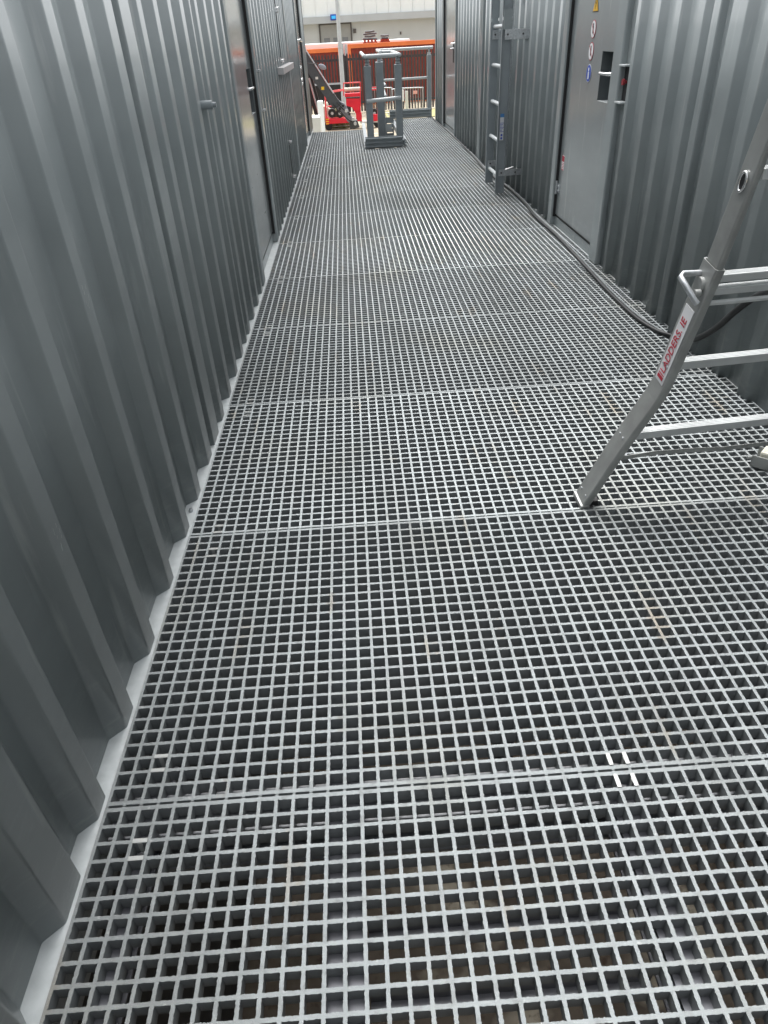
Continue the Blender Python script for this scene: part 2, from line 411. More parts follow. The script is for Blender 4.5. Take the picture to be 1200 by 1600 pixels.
# ------------------------------------------------------------------ containers
ZT = 2.35; YN = -7.0
def wall_profile(side, y0, y1, folds, skips):
    """plan polyline (x, y) of a folded sheet; folds: list of (start of outward slope, end of outward slope, end of crest, end of inward slope)"""
    pts = []; X = (lambda d: (-.656 - d) if side < 0 else (1.664 + d))
    RC = .036
    pts.append((X(RC), y0))
    for a, b, c, d in folds:
        if a < y0 + .001 or d > y1 - .001: continue
        pts += [(X(RC), a), (X(0), b), (X(0), c), (X(RC), d)]
    pts.append((X(RC), y1))
    return pts
def sheet(pts, z0, z1, side, back=.03):
    m = MB(); s = -1 if side < 0 else 1
    # rounded fold lines: split each corner into three
    q = []
    for i, p in enumerate(pts):
        if 0 < i < len(pts) - 1:
            a = Vector(pts[i-1]); b = Vector(p); c = Vector(pts[i+1])
            r1 = min(.0045, (a-b).length*.45); r2 = min(.0045, (c-b).length*.45)
            u = b + (a-b).normalized()*r1; w = b + (c-b).normalized()*r2
            q.append(tuple(u + (a-u).normalized()*min(.0012, (a-u).length*.3)))
            for t in (0, .25, .5, .75, 1): q.append(tuple(u*(1-t)**2 + b*2*t*(1-t) + w*t*t))
            q.append(tuple(w + (c-w).normalized()*min(.0012, (c-w).length*.3)))
        else: q.append(p)
    secs = []
    for z in (z0, z1): secs.append([(x, y, z) for x, y in q] )
    n = len(q)
    vs = secs[0] + secs[1]
    fs = [(i, i+1, n+i+1, n+i) for i in range(n-1)]
    m.add(vs, fs, True)
    return m

def regular(y0, y1, pitch=.2555, crest=.066, slope=.036, rec=None):
    out = []; y = y0
    while y + 2*slope + crest < y1:
        out.append((y, y+slope, y+slope+crest, y+2*slope+crest)); y += pitch
    return out
def F(o, crest=.066, s1=.034, s2=.040): return (o - s1, o, o + crest, o + crest + s2)

def corner_post(m, side, ya, yb, z0=-.10, z1=ZT):
    x0 = -.654 if side < 0 else 1.662
    m.box((x0, ya, z0), (x0 + side*.12, yb, z1), ch=.012)

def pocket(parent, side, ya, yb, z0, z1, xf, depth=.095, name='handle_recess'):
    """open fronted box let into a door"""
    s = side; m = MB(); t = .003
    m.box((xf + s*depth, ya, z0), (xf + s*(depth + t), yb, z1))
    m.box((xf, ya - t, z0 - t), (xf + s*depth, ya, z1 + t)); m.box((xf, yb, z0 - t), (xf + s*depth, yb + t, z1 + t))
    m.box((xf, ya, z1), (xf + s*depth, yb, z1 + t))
    o = m.build(name, RECESS_SHADE, parent)
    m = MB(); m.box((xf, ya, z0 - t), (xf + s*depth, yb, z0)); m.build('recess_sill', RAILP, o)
    return o

def door(parent, side, ya, yb, hinge_far, xf, zb=.085, zt=2.16, handle=True, near=True):
    s = side
    if near:
        hy0, hy1 = ((ya + .075, ya + .29) if hinge_far else (yb - .30, yb - .085))
    else:
        hy0, hy1 = ya + .01, ya + .02
    hz0, hz1 = .955, 1.23
    m = MB()
    if near:
        g_ = .002
        for a, b in (((ya, zb), (hy0 - g_, zt)), ((hy1 + g_, zb), (yb, zt)), ((hy0 - g_, zb), (hy1 + g_, hz0 - g_)), ((hy0 - g_, hz1 + g_), (hy1 + g_, zt))):
            m.box((xf, a[0], a[1]), (xf + s*.04, b[0], b[1]))
    else:
        m.box((xf, ya, zb), (xf + s*.04, yb, zt), ch=.002)
    # folded lips round the leaf
    d = m.build('door', DOORP, parent)
    e = MB()
    for a, b in (((ya-.006, zb-.02), (ya-.001, zt)), ((yb+.001, zb-.02), (yb+.008, zt))):
        e.box((xf + s*(.006 if a[0] < yb else -.020), a[0], a[1]), (xf + s*.05, b[0], b[1]))
    e.box((xf + s*.006, ya, zb-.02), (xf + s*.05, yb, zb-.003))
    e.build('seal', RUBBER, d)
    if near:
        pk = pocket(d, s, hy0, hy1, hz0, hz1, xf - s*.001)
        h = MB(); yc = (hy0+hy1)/2; zc = 1.11
        h.tube([(xf + s*.02, hy0 + .03, zc), (xf - s*.004, hy0 + .04, zc), (xf - s*.010, yc, zc), (xf - s*.010, hy1 - .02, zc)], .010, 12)
        h.tube([(xf + s*.058, hy0 + .03, zc), (xf + s*.02, hy0 + .03, zc)], .014, 12)
        h.build('handle', STEEL, d)
        # hinge
        yh = (yb - .002) if hinge_far else (ya + .002)
        for zh in (.29, 1.72):
            k = MB(); k.tube([(xf - s*.012, yh, zh - .05), (xf - s*.012, yh, zh + .05)], .009, 10)
            dy = -1 if hinge_far else 1
            k.box((xf - s*.004, yh, zh - .035), (xf - s*.0003, yh + dy*.06, zh + .03), ch=.0015)
            for q in (.02, .045):
                for z in (-.02, .015): k.tube([(xf - s*.004, yh + dy*q, zh + z), (xf - s*.011, yh + dy*q, zh + z)], .006, 6)
            k.box((xf - s*.006, yh - dy*.035, zh + .035), (xf - s*.002, yh - dy*.004, zh + .075), ch=.0015)
            k.build('hinge', ZINC, d)
    return d

def container(side, y0, y1, label, folds, posts, doors_, hidden_gap=None, end_x=None):
    t = thing('storage_container', label, 'container', ((-1.9 if side < 0 else 2.9), (y0+y1)/2, GZ), 0, 'grey containers lining the walkway')
    s = side; xw = -.692 if s < 0 else 1.700
    segs = []; y = y0
    cuts = sorted([(a, b) for a, b in posts] + [(a, b) for a, b, _, _ in doors_])
    cur = y0; spans = []
    for a, b in cuts:
        if a > cur + .01: spans.append((cur, a))
        cur = max(cur, b)
    if cur < y1 - .01: spans.append((cur, y1))
    for a, b in spans:
        pts = wall_profile(s, a, b, folds, None)
        w = sheet(pts, -.006, ZT - .1, s).build('corrugated_wall', PAINT, t)
        md = w.modifiers.new('thickness', 'SOLIDIFY'); md.thickness = .002; md.offset = -1 if s > 0 else 1
    if posts:
        for a, b in posts:
            m = MB(); corner_post(m, s, a, b, -.006, ZT - .1); m.build('post', PAINT, t)
    xo = -.6465 if s < 0 else 1.6915
    # rails
    m = MB(); m.box((-.647 if s < 0 else 1.692, y0, -.17), ((-.80 if s < 0 else 1.82), y1, -.0062), ch=.003)
    m.build('bottom_rail', RAILP, t)
    m = MB(); m.box((-.66 if s < 0 else 1.668, y0, ZT-.0995), ((-.80 if s < 0 else 1.82), y1, ZT), ch=.004); m.build('top_rail', PAINT, t)
    XB = -3.1 if s < 0 else 4.14
    m = MB(); m.box((-.80 if s < 0 else 1.82, y0, ZT - .05), (XB, y1, ZT - .003)); m.build('roof', PAINT, t)
    m = MB(); m.box((-.815 if s < 0 else 1.825, y0 + .003, -.16), (XB, y1 - .003, ZT - .0503)); m.build('shell', PAINT, t)
    m = MB(); m.box((-.70 if s < 0 else 1.74, y0, GZ), (XB, y1, -.1705)); m.build('plinth', DARKST, t)
    ds = []
    for a, b, hf, near in doors_:
        ds.append(door(t, s, a + .012, b - .012, hf, (-.688 if s < 0 else 1.696), near=near))
        m = MB(); m.box((xw + s*.02, a, 2.1605), (xw + s*.05, b, ZT - .1)); m.box((xw - s*.03, a, 2.17), (xw + s*.02, b, 2.22)); m.build('door_header', PAINT, t)
        m = MB(); m.box(((-.692 if s < 0 else 1.70), a, -.006), ((-.735 if s < 0 else 1.745), b, .062)); m.build('sill', PAINT, t)
    return t, ds

# left wall fold positions, as measured
crL = [-.14+.0, .14, .40]
foldsL = [F(-5.9 + .2555*i) for i in range(23)]
foldsL = [f for f in foldsL if f[3] < .02 and f[0] > YN] + [F(.155), F(.405), (.62, .653, .744, .785), F(.869, .055), F(1.114, .063), F(1.362, .064), F(1.639, .055), F(1.907, .063), F(2.139, .067), F(2.395, .085),
          (2.549, 2.554, 2.675, 2.715), F(2.779), F(3.021), F(3.272), F(3.516, .075), (3.70, 3.733, 3.765, 3.80), F(3.873), F(4.128), F(4.379), F(4.633)]
far_foldsL = [F(6.232+.02), F(6.468), F(6.72), F(6.994), F(7.23), F(7.48), F(7.76), F(8.02), F(8.28), F(8.53), F(8.79), F(9.04), F(9.30), F(9.52)]
SPL_L = 9.80
cL1, dL = container(-1, YN, SPL_L, 'long grey corrugated container along the left, with the nearest left door', foldsL + far_foldsL,
                    [(4.79, 4.905), (6.035, 6.15), (SPL_L - .07, SPL_L)], [(4.905, 6.035, False, True)])
fl2 = regular(SPL_L + .12, 12.1) + regular(13.75, 14.55)
cL2, dL2 = container(-1, SPL_L + .035, 14.62, 'grey container at the far end of the left side, reflecting orange', fl2,
                     [(SPL_L + .035, SPL_L + .11), (12.15, 12.26), (13.58, 13.68), (14.56, 14.62)], [(12.26, 13.58, True, False)])
# right
foldsR = [F(-5.9 + .2555*i) for i in range(23)]
foldsR = [f for f in foldsR if f[3] < .02 and f[0] > YN] + [F(.2 + .255*i) for i in range(9)] + [F(2.475), F(2.711), F(2.971), F(3.212), F(3.462), (3.60, 3.606, 3.70, 3.74), F(3.835), F(4.103), F(4.372), F(4.640, .05)]
foldsR = [(a, b, c, d) for a, b, c, d in foldsR]
def flip(fs, top):   # on the right side measured values are the far edges of the crests
    return [(b - (c-b) - .04, b - (c-b), b, b + .036) if abs(a - 3.60) > .001 else (3.575, 3.614, 3.671, 3.72) for a, b, c, d in fs]
fR = flip(foldsR, None)
fR = [(a, b, c, d) if not (3.45 < c < 3.47) else (3.33, 3.37, 3.50, 3.535) for a, b, c, d in fR]
fR = [(3.608, 3.614, 3.680, 3.72) if 3.66 < c < 3.69 else (a, b, c, d) for a, b, c, d in fR]
farR = [F(x - .066, .066) for x in (6.30, 6.53, 6.763, 7.012, 7.26, 7.51, 7.76, 8.02, 8.28, 8.53, 8.79, 9.04, 9.30, 9.55)]
SPL_R = 9.80
cR1, dR = container(1, YN, SPL_R, 'long grey corrugated container along the right, with the door with round signs', fR + farR,
                    [(4.80, 4.935+.03), (6.045, 6.16), (SPL_R - .07, SPL_R)], [(4.965, 6.045, True, True)])
fr2 = regular(SPL_R + .12, 12.1) + regular(13.75, 14.62)
cR2, dR2 = container(1, SPL_R + .035, 14.72, 'grey container at the far end of the right side, with the mirror-like door', fr2,
                     [(SPL_R + .035, SPL_R + .11), (12.05, 12.14), (13.55, 13.66), (14.64, 14.72)], [(12.14, 13.55, True, False)])

# --- hardware on the left container
XLW = -.656; XRW = 1.664
m = MB(); m.tube([(XLW - .03, 3.70, 1.157), (XLW + .035, 3.70, 1.157)], .019, 16); m.tube([(XLW + .035, 3.70, 1.157), (XLW + .052, 3.70, 1.157)], .011, 12)
m.build('earth_stud', FRP, cL1)
for y in (2.063, 1.985):
    m = MB(); m.tube([(-.668, y, -.006), (-.668, y, .004)], .008, 12); m.tube([(-.668, y, .004), (-.668, y, .010)], .0045, 8); m.build('lip_screw', ZINC, cL1)
for (y, z) in ((1.665, .905), (1.15, .56)):
    m = MB(); r_ = random.Random(int(y*100))
    for i in range(7):
        yy = y + r_.uniform(-.012, .012); zz = z + r_.uniform(-.03, .03); l_ = r_.uniform(.006, .018)
        m.add([(XLW + .0006, yy, zz), (XLW + .0006, yy + .0012, zz + .001), (XLW + .0006, yy + .004, zz + l_), (XLW + .0006, yy + .003, zz + l_)], [(0, 1, 2, 3)])
    o_ = m.build('paint_scratches', ZINC, cL1); o_['kind'] = 'stuff'
# socket bracket beside the left door
m = MB()
m.box((XLW + .001, 6.16, 1.20), (XLW + .018, 6.26, 1.212)); m.box((XLW + .001, 6.16, .94), (XLW + .018, 6.26, .952)); m.box((XLW - .034, 6.16, .952), (XLW - .03, 6.26, 1.20))
m.build('switch_recess', ZINC, cL1)
m = MB(); m.box((XLW - .029, 6.165, .955), (XLW - .026, 6.255, 1.197)); m.build('recess_back', HOLE, cL1)
# hood and locking bars further on
m = MB(); m.box((XLW + .0005, 8.02, 1.105), (XLW + .06, 9.74, 1.165), ch=.004); m.build('drip_hood', HOODM, cL1)
for z0, z1, y in ((1.24, 1.62, 8.605), (1.66, 2.4, 8.605), (.16, .44, 8.44)):
    m = MB(); m.box((XLW + .0005, y - .012, z0), (XLW + .006, y + .012, z1)); m.build('locking_slot', HOLE, cL1)
    k = MB(); k.tube([(XLW + .002, y, z0 - .03), (XLW + .035, y, z0 - .03)], .016, 12); k.tube([(XLW + .002, y, z1 + .03), (XLW + .035, y, z1 + .03)], .016, 12); k.build('locking_knob', STEEL, cL1)
m = MB(); m.tube([(-.688, 12.5, 1.36), (-.63, 12.5, 1.38), (-.62, 12.62, 1.36)], .015, 10); m.build('handle', STEEL, dL2[0])
for z in (1.02, .86, .80): 
    m = MB(); m.tube([(-.688, 13.0, z), (-.672, 13.0, z)], .014, 8); m.tube([(-.688, 12.8, z - .01), (-.672, 12.8, z - .01)], .014, 8); m.build('bolt', STEEL, dL2[0])
# --- hardware on the right container
m = MB()
m.box((XRW - .012, 4.695, 1.165), (XRW + .034, 4.798, 1.175), ch=.002); m.box((XRW - .012, 4.695, .975), (XRW + .034, 4.798, .985), ch=.002)
m.build('button_recess', RAILP, cR1)
m = MB(); m.box((XRW + .031, 4.70, .986), (XRW + .033, 4.797, 1.164)); m.build('recess_back', HOLE, cR1)
m = MB(); m.tube([(XRW + .030, 4.745, 1.085), (XRW + .016, 4.745, 1.085)], .009, 12); m.tube([(XRW + .016, 4.745, 1.085), (XRW + .004, 4.745, 1.085)], .017, 20); m.build('stop_button', REDB, cR1)
D = dR[0]; xs = 1.696 - .0016
U = (0, 1, 0); VZ = (0, 0, 1); ysn = 5.515
def rdisc(z, r, m_, name, dx=0, par=D, y=ysn, n=28): mm = MB(); mm.disc((xs - dx, y, z), (0, 1, 0), (0, 0, 1), r, .001, n); return mm.build(name, m_, par)
# warning triangle
m = MB(); m.poly([(xs, ysn + .062, 1.442), (xs, ysn - .062, 1.442), (xs, ysn, 1.552)], (-.001, 0, 0)); tri = m.build('warning_sign', BLK, D)
m = MB(); m.poly([(xs - .0015, ysn + .053, 1.448), (xs - .0015, ysn - .053, 1.448), (xs - .0015, ysn, 1.542)], (-.001, 0, 0)); m.build('sign_face', YEL, tri)
m = MB(); m.poly([(xs - .003, ysn + .004, 1.520), (xs - .003, ysn + .014, 1.488), (xs - .003, ysn + .002, 1.488), (xs - .003, ysn + .008, 1.458), (xs - .003, ysn - .012, 1.494), (xs - .003, ysn - .001, 1.494)], (-.001, 0, 0)); m.build('pictogram', BLK, tri)
for zc in (1.350, 1.226):
    a = rdisc(zc, .052, REDINK, 'prohibition_sign'); rdisc(zc, .047, WHITE, 'sign_face', .0015, a)
    m = MB(); m.box((xs - .003, ysn - .008, zc - .024), (xs - .0035, ysn + .010, zc + .018)); m.disc((xs - .003, ysn + .001, zc + .026), (0, 1, 0), (0, 0, 1), .008, .001, 14); m.build('pictogram', BLK, a)
    m = MB(); M_ = Matrix.Translation((xs - .0045, ysn, zc)) @ Matrix.Rotation(R(45), 4, 'X'); m.box((0, -.046, -.003), (.0006, .046, .003), M_); m.build('bar', REDINK, a)
a = rdisc(1.100, .053, WHITE, 'mandatory_sign'); rdisc(1.100, .049, BLUE, 'sign_face', .0015, a)
m = MB(); m.box((xs - .003, ysn - .013, 1.066), (xs - .0035, ysn + .013, 1.108)); m.disc((xs - .003, ysn, 1.122), (0, 1, 0), (0, 0, 1), .012, .001, 16); m.build('pictogram', WHITE, a)
m = MB(); m.box((xs, 5.905, .43), (xs + .001, 5.975, .535)); a = m.build('notice_sticker', WHITE, D)
m = MB(); m.box((xs - .001, 5.908, .492), (xs - .0002, 5.972, .532)); m.box((xs - .001, 5.908, .432), (xs - .0002, 5.972, .438)); m.build('red_panel', REDINK, a)
m = MB()
for i in range(4): m.box((xs - .001, 5.915, .446 + .011*i), (xs - .0002, 5.965 - .008*(i % 2), .450 + .011*i))
m.build('print_lines', REDINK, a)
# far right door fittings
Df = dR2[0]
m = MB(); m.box((1.6955, 12.43, .98), (1.689, 12.52, 1.25)); m.build('lock_slot', HOLE, Df)
m = MB(); m.box((1.6955, 12.16, 1.28), (1.689, 12.21, 2.0)); m.box((1.6955, 12.16, .10), (1.689, 12.21, .45)); m.build('bar_slot', BOLT, Df)
m = MB(); m.tube([(1.695, 12.22, 1.225), (1.655, 12.22, 1.225), (1.648, 12.40, 1.225)], .013, 10); m.tube([(1.695, 12.42, 1.16), (1.65, 12.50, 1.155)], .012, 10); m.build('handle', STEEL, Df)

# ------------------------------------------------------------------ fixed wall ladder
L = thing('wall_ladder', 'grey fixed ladder bolted to the right wall, with silver rungs and blue and white label', 'ladder', (1.49, 7.75, 0))
def chan(m, y, s, x0=1.445, x1=1.535, z0=.01, z1=2.65):
    m.box((x0, y, z0), (x1, y + s*.004, z1)); m.box((x0, y + s*.0041, z0), (x0 + .004, y + s*.028, z1)); m.box((x1 - .004, y + s*.0041, z0), (x1, y + s*.028, z1))
m = MB(); chan(m, 7.44, -1, z1=1.44); bevel(m.build('stile', FRP, L), .001)
m = MB(); chan(m, 7.44, -1, z0=1.465); bevel(m.build('stile', FRP, L), .001)
m = MB(); chan(m, 8.04, 1, x0=1.455, x1=1.535, z1=1.44); bevel(m.build('stile', FRP, L), .001)
m = MB(); chan(m, 8.04, 1, x0=1.455, x1=1.535, z0=1.465); bevel(m.build('stile', FRP, L), .001)
for y, s in ((7.44, 1), (8.04, -1)):
    m = MB(); m.box((1.465, y + s*.0005, 1.33), (1.525, y + s*.006, 1.60), ch=.001)
    for z in (1.36, 1.42, 1.49, 1.55): m.tube([(1.495, y - .008, z), (1.495, y + .012, z)], .008, 6)
    m.build('splice_plate', FRP, L)
m = MB(); m.box((1.45, 7.4095, 1.372), (1.53, 7.411, 1.52)); m.build('gusset', PAINT, L)
for i in range(8):
    z = .156 + .31*i
    m = MB(); m.tube([(1.493, 7.4405, z), (1.493, 8.0395, z)], .0175, 14); m.build('rung', FRPL, L)
for z0, z1 in ((1.295, 1.372), (.175, .232)):
    for y in (7.436, 8.046):
        m = MB(); m.box((1.47, y - .033, z0), (1.70, y - .0285, z1), ch=.001)
        m.box((1.655, y - .0284, z0), (1.66, y + .03, z1), ch=.001); br = m.build('wall_bracket', ZINC, L)
        m = MB()
        for x in (1.495, 1.635): m.tube([(x, y - .034, (z0+z1)/2), (x, y - .043, (z0+z1)/2)], .009, 6)
        m.build('bolt', BOLT, br)
m = MB(); m.box((1.463, 7.4085, .49), (1.50, 7.41, .715)); st = m.build('label', STK, L)
m = MB(); m.box((1.463, 7.4075, .685), (1.50, 7.4083, .715)); m.build('blue_header', BLUEC, st)
m = MB()
for i in range(7): m.box((1.464, 7.4075, .635 - .012*i), (1.500 - .007*(i % 3), 7.4083, .639 - .012*i))
m.disc((1.482, 7.4075, .535), (1, 0, 0), (0, 0, 1), .010, .0006, 16); m.disc((1.482, 7.4075, .508), (1, 0, 0), (0, 0, 1), .010, .0006, 16)
m.build('print', BLUE, st)
m = MB(); m.tube([(1.575, 7.62, .20), (1.575, 7.62, 2.6)], .016, 14); m.build('guide_tube', ZINC, L)
for z in (1.0, .86, .64):
    m = MB(); m.box((1.535, 7.60, z - .02), (1.565, 7.64, z + .02), ch=.002); m.build('tube_clamp', STEEL, L)
m = MB(); m.tube([(1.54, 7.55, .20), (1.64, 7.50, .235)], .008, 10); m.build('stay', STEEL, L)

# ------------------------------------------------------------------ aluminium combination ladder
A5 = R(5); B12 = R(12.5)
u = Vector((math.cos(A5), math.sin(A5), 0)); nn = Vector((-math.sin(A5), math.cos(A5), 0))
sv = Vector((0, 0, 1)) * math.cos(B12) - nn * math.sin(B12); wv = u.cross(sv)   # wv: away from the camera
if wv.y < 0: wv = -wv
F0 = Vector((.735, 1.945, .004))
def LP(a, b, c=0): return F0 + u*a + sv*b + wv*c
T = thing('combination_ladder', 'silver aluminium ladder with flared legs and red lettering on its left stile', 'ladder', tuple(F0), 0)
pathL = [(0, .0), (.035, .12), (.070, .24), (.098, .325), (.122, .395), (.141, .45), (.152, .50), (.159, .58), (.168, .71), (.181, .875)]
def stile(path, w, d, c0=0, rim=False):
    m = MB(); secs = []; rr = .006
    for i, (a, b) in enumerate(path):
        p = Vector(path[max(i-1, 0)]); q = Vector(path[min(i+1, len(path)-1)]); dr = (q-p).normalized(); no = Vector((dr.y, -dr.x))
        ring = []
        for (sx, sy) in ((-1, -1), (1, -1), (1, 1), (-1, 1)):
            cxs = sx*(w/2 - rr); cys = sy*(d/2 - rr); a0 = math.atan2(sy, sx)
            for k in range(-2, 3):
                t = a0 + k*math.pi/8
                ox = cxs + rr*math.cos(t); oy = cys + rr*math.sin(t)
                ring.append(LP(a + no.x*ox, b + no.y*ox, c0 + oy))
        secs.append(ring)
    return m, secs
WL = .88
for side in (0, 1):
    path = pathL if side == 0 else [(WL - a, b) for a, b in pathL]
    m, secs = stile(path, .028, .074)
    n = len(secs[0]); vs = [p for r_ in secs for p in r_]
    fs = [(i*n+k, i*n+(k+1) % n, (i+1)*n+(k+1) % n, (i+1)*n+k) for i in range(len(secs)-1) for k in range(n)]
    m.add(vs, fs)
    # open top rim
    cen = sum(secs[-1], Vector())/n; inner = [cen + (p-cen)*.86 for p in secs[-1]]; deep = [p - sv*.05 for p in inner]
    m.add(secs[-1] + inner, [(k, (k+1) % n, n+(k+1) % n, n+k) for k in range(n)])
    m.add(inner + deep, [(k, (k+1) % n, n+(k+1) % n, n+k) for k in range(n)])
    m.add(secs[0], [tuple(range(n))])
    os_ = m.build('stile', ALU2, T)
    # inner sliding section
    sgn = 1 if side == 0 else -1; a0 = pathL[-1][0] if side == 0 else WL - pathL[-1][0]
    da = .014
    p2 = [((.180 if side == 0 else WL - .180), .80), ((.188 if side == 0 else WL - .188), 1.08), ((.205 if side == 0 else WL - .205), 1.75)]
    m, secs = stile(p2, .020, .062); m.sweep(secs); m.build('inner_stile', ALU2, T)
    # foot
    f = MB(); ax = path[0][0]; dx = -.012 if side == 0 else .012
    Mf = Matrix((( *[u.x, wv.x, sv.x], 0), (*[u.y, wv.y, sv.y], 0), (*[u.z, wv.z, sv.z], 0), (0, 0, 0, 1)))
    Mf = Matrix.Translation(LP(ax, 0, 0)) @ Matrix(((u.x, wv.x, sv.x, 0), (u.y, wv.y, sv.y, 0), (u.z, wv.z, sv.z, 0), (0, 0, 0, 1)))
    f.box((-.017, -.040, -.004), (.017, .040, .018), Mf, ch=.005); f.build('foot_cap', ALU2, T)
    f = MB(); f.box((-.008 + .02*sgn, -.040, -.012), (.008 + .024*sgn, .040, .006), Mf, ch=.002); f.build('rubber_foot', RUBBER, T)
# rungs (folded channel section, bright top face)
def rung(b, a0, a1, h=.030, d=.034, c0=0, name='rung'):
    m = MB(); Mr = Matrix.Translation(LP(a0, b, c0)) @ Matrix(((u.x, wv.x, sv.x, 0), (u.y, wv.y, sv.y, 0), (u.z, wv.z, sv.z, 0), (0, 0, 0, 1)))
    # tread kept level: tilt the section back upright
    Mr = Mr @ Matrix.Rotation(-B12, 4, 'X')
    m.box((0, -d/2, -h/2), (a1 - a0, d/2, h/2), Mr, ch=.0025)
    for k in (-1, 0, 1): m.box((0, k*.009 - .002, h/2 - .0004), (a1 - a0, k*.009 + .002, h/2 + .0012), Mr)
    return m.build(name, ALU, T)
rung(.298, .10, WL - .10, .026); rung(.562, .160, WL - .160, .026)
rung(.798, .176, WL - .176, .019, .036); rung(.836, .182, WL - .182, .021, .036)
rung(1.10, .21, WL - .21, .026, .034); rung(1.38, .215, WL - .215, .026, .034); rung(1.66, .215, WL - .215, .026, .034)
# thin brace strap below the first rung
m = MB(); pts = [(.085, .215, -.02), (.2, .222, -.02), (.33, .215, -.02), (.44, .205, -.02), (.6, .205, -.02), (.79, .215, -.02)]
secs = []
for a, b, c in pts: secs.append([LP(a, b - .009, c - .001), LP(a, b - .009, c + .001), LP(a, b + .009, c + .001), LP(a, b + .009, c - .001)])
m.sweep(secs); m.build('brace_strap', ALU2, T)
m = MB(); m.tube([LP(.185, .770, -.018), LP(.695, .770, -.018)], .007, 10); m.build('hinge_rod', ALU, T)
# J lock handles
for side in (0, 1):
    sg = 1 if side == 0 else -1; b0 = .822; a0 = .178 if side == 0 else WL - .178
    q = lambda a, b, c: LP(a0 + sg*a, b, c)
    m = MB(); m.tube([q(-.012, b0 + .018, .022), q(-.062, b0 + .020, .022), q(-.072, b0 + .016, .016), q(-.060, b0 - .004, -.022), q(-.046, b0 - .024, -.044), q(-.040, b0 - .030, -.048)], .0078, 12)
    m.build('lock_handle', ZINC, T)
    m = MB(); m.tube([q(-.013, b0 - .004, .0), q(-.024, b0 - .004, .0)], .021, 18); m.tube([q(-.024, b0 - .016, -.02), q(-.040, b0 - .016, -.02)], .010, 12); m.build('lock_boss', ALU2, T)
for side in (0, 1):
    for (b, cc) in ((.298, .012), (.298, -.012), (.562, .012), (.562, -.012), (.05, .02), (.05, -.02)):
        for i in range(len(pathL)-1):
            if pathL[i][1] <= b <= pathL[i+1][1]:
                t = (b - pathL[i][1])/(pathL[i+1][1]-pathL[i][1]); a = pathL[i][0]*(1-t) + pathL[i+1][0]*t
        dd = .0148/.95; a1 = (a - dd) if side == 0 else WL - a + dd; sg = -1 if side == 0 else 1
        m = MB(); m.tube([LP(a1 + .001*-sg, b, cc), LP(a1 + .0018*sg, b, cc)], .0042, 10); m.build('rivet', ZINC, T)
    sg = 1 if side == 0 else -1; a0 = 0 if side == 0 else WL
    m = MB(); m.poly([tuple(LP(a0 + sg*x_, z_, 0)) for x_, z_ in ((.012, -.004), (.055, -.004), (.050, .022), (.024, .022))], tuple(wv*.05)); m.v = [tuple(Vector(p) + wv*.025) for p in m.v]; m.build('rubber_pad', RUBBER, T)
# eye hole bushing on the inner stile
m = MB()
for k in range(24):
    pass
c = LP(.188 - .0115, 1.083, .0); ring = []
for j in range(33):
    t = 2*math.pi*j/32; ring.append(c + wv*(.013*math.cos(t)) + sv*(.022*math.sin(t)) - u*.001)
m.tube(ring, .0035, 8, caps=False); m.build('hole_bushing', STEEL, T)
m = MB(); m.sweep([[c + wv*(.012*math.cos(2*math.pi*k/20)) + sv*(.021*math.sin(2*math.pi*k/20)) - u*e_ for k in range(20)] for e_ in (-.0006, .0006)]); m.build('eye_hole', HOLE, T)
# sticker and lettering on the left face of the left stile
def face(b, c, off):
    # point on the outer face at height b along the stile
    for i in range(len(pathL)-1):
        if pathL[i][1] <= b <= pathL[i+1][1]:
            t = (b - pathL[i][1])/(pathL[i+1][1]-pathL[i][1]); a = pathL[i][0]*(1-t) + pathL[i+1][0]*t
            return LP(a - .0142 - off, b, c)
m = MB(); secs = []
for i in range(9):
    b = .505 + .245*i/8
    secs.append([face(b, -.024, .0003), face(b, .024, .0003), face(b, .024, .0011), face(b, -.024, .0011)])
m.sweep(secs); stk = m.build('name_sticker', STK, T)
b0 = face(.528, 0, .0022); b1 = face(.74, 0, .0022); dx = (b1 - b0).normalized()
out = -u; out = (out - dx*out.dot(dx)).normalized(); dyv = out.cross(dx).normalized()
M_ = Matrix(((dx.x, dyv.x, out.x, b0.x), (dx.y, dyv.y, out.y, b0.y), (dx.z, dyv.z, out.z, b0.z), (0, 0, 0, 1)))
# small stacked logo
m = MB(); m.box((-.012, -.016, 0), (-.001, .016, .0006), M_); m.box((.003, -.016, 0), (.0055, .016, .0006), M_); m.build('logo_block', REDINK, stk)
TX = text_mesh('lettering', 'LADDERS. IE', .040, M_ @ Matrix.Translation((.010, 0, 0)) @ Matrix.Diagonal((.82, .95, 1, 1)) @ Matrix.Shear('XZ', 4, (0, 0)), REDINK, stk)

# channel end with cream plug lying at the ladder's right foot
q0 = Vector((1.415, 2.10, 0)); dq = Vector((.62, -.60, 0)).normalized(); nq = Vector((-dq.y, dq.x, 0))
T2 = thing('channel_foot', 'silver channel with cream plug resting on the grating right of the ladder', 'ladder foot', tuple(q0))
Mq = Matrix(((dq.x, nq.x, 0, q0.x), (dq.y, nq.y, 0, q0.y), (0, 0, 1, .006), (0, 0, 0, 1)))
m = MB(); m.box((0, 0, 0), (.5, .004, .045), Mq); m.box((0, .0041, 0), (.5, .080, .004), Mq); m.box((.0, .0801, 0), (.5, .084, .045), Mq); m.tube([Mq @ Vector((-.001, -.001, .036)), Mq @ Vector((-.012, -.012, .036))], .006, 10)
m.build('channel', ALU2, T2)
m = MB(); m.box((.02, .012, .0045), (.48, .078, .062), Mq, ch=.008); m.build('plug', CREAM, T2)

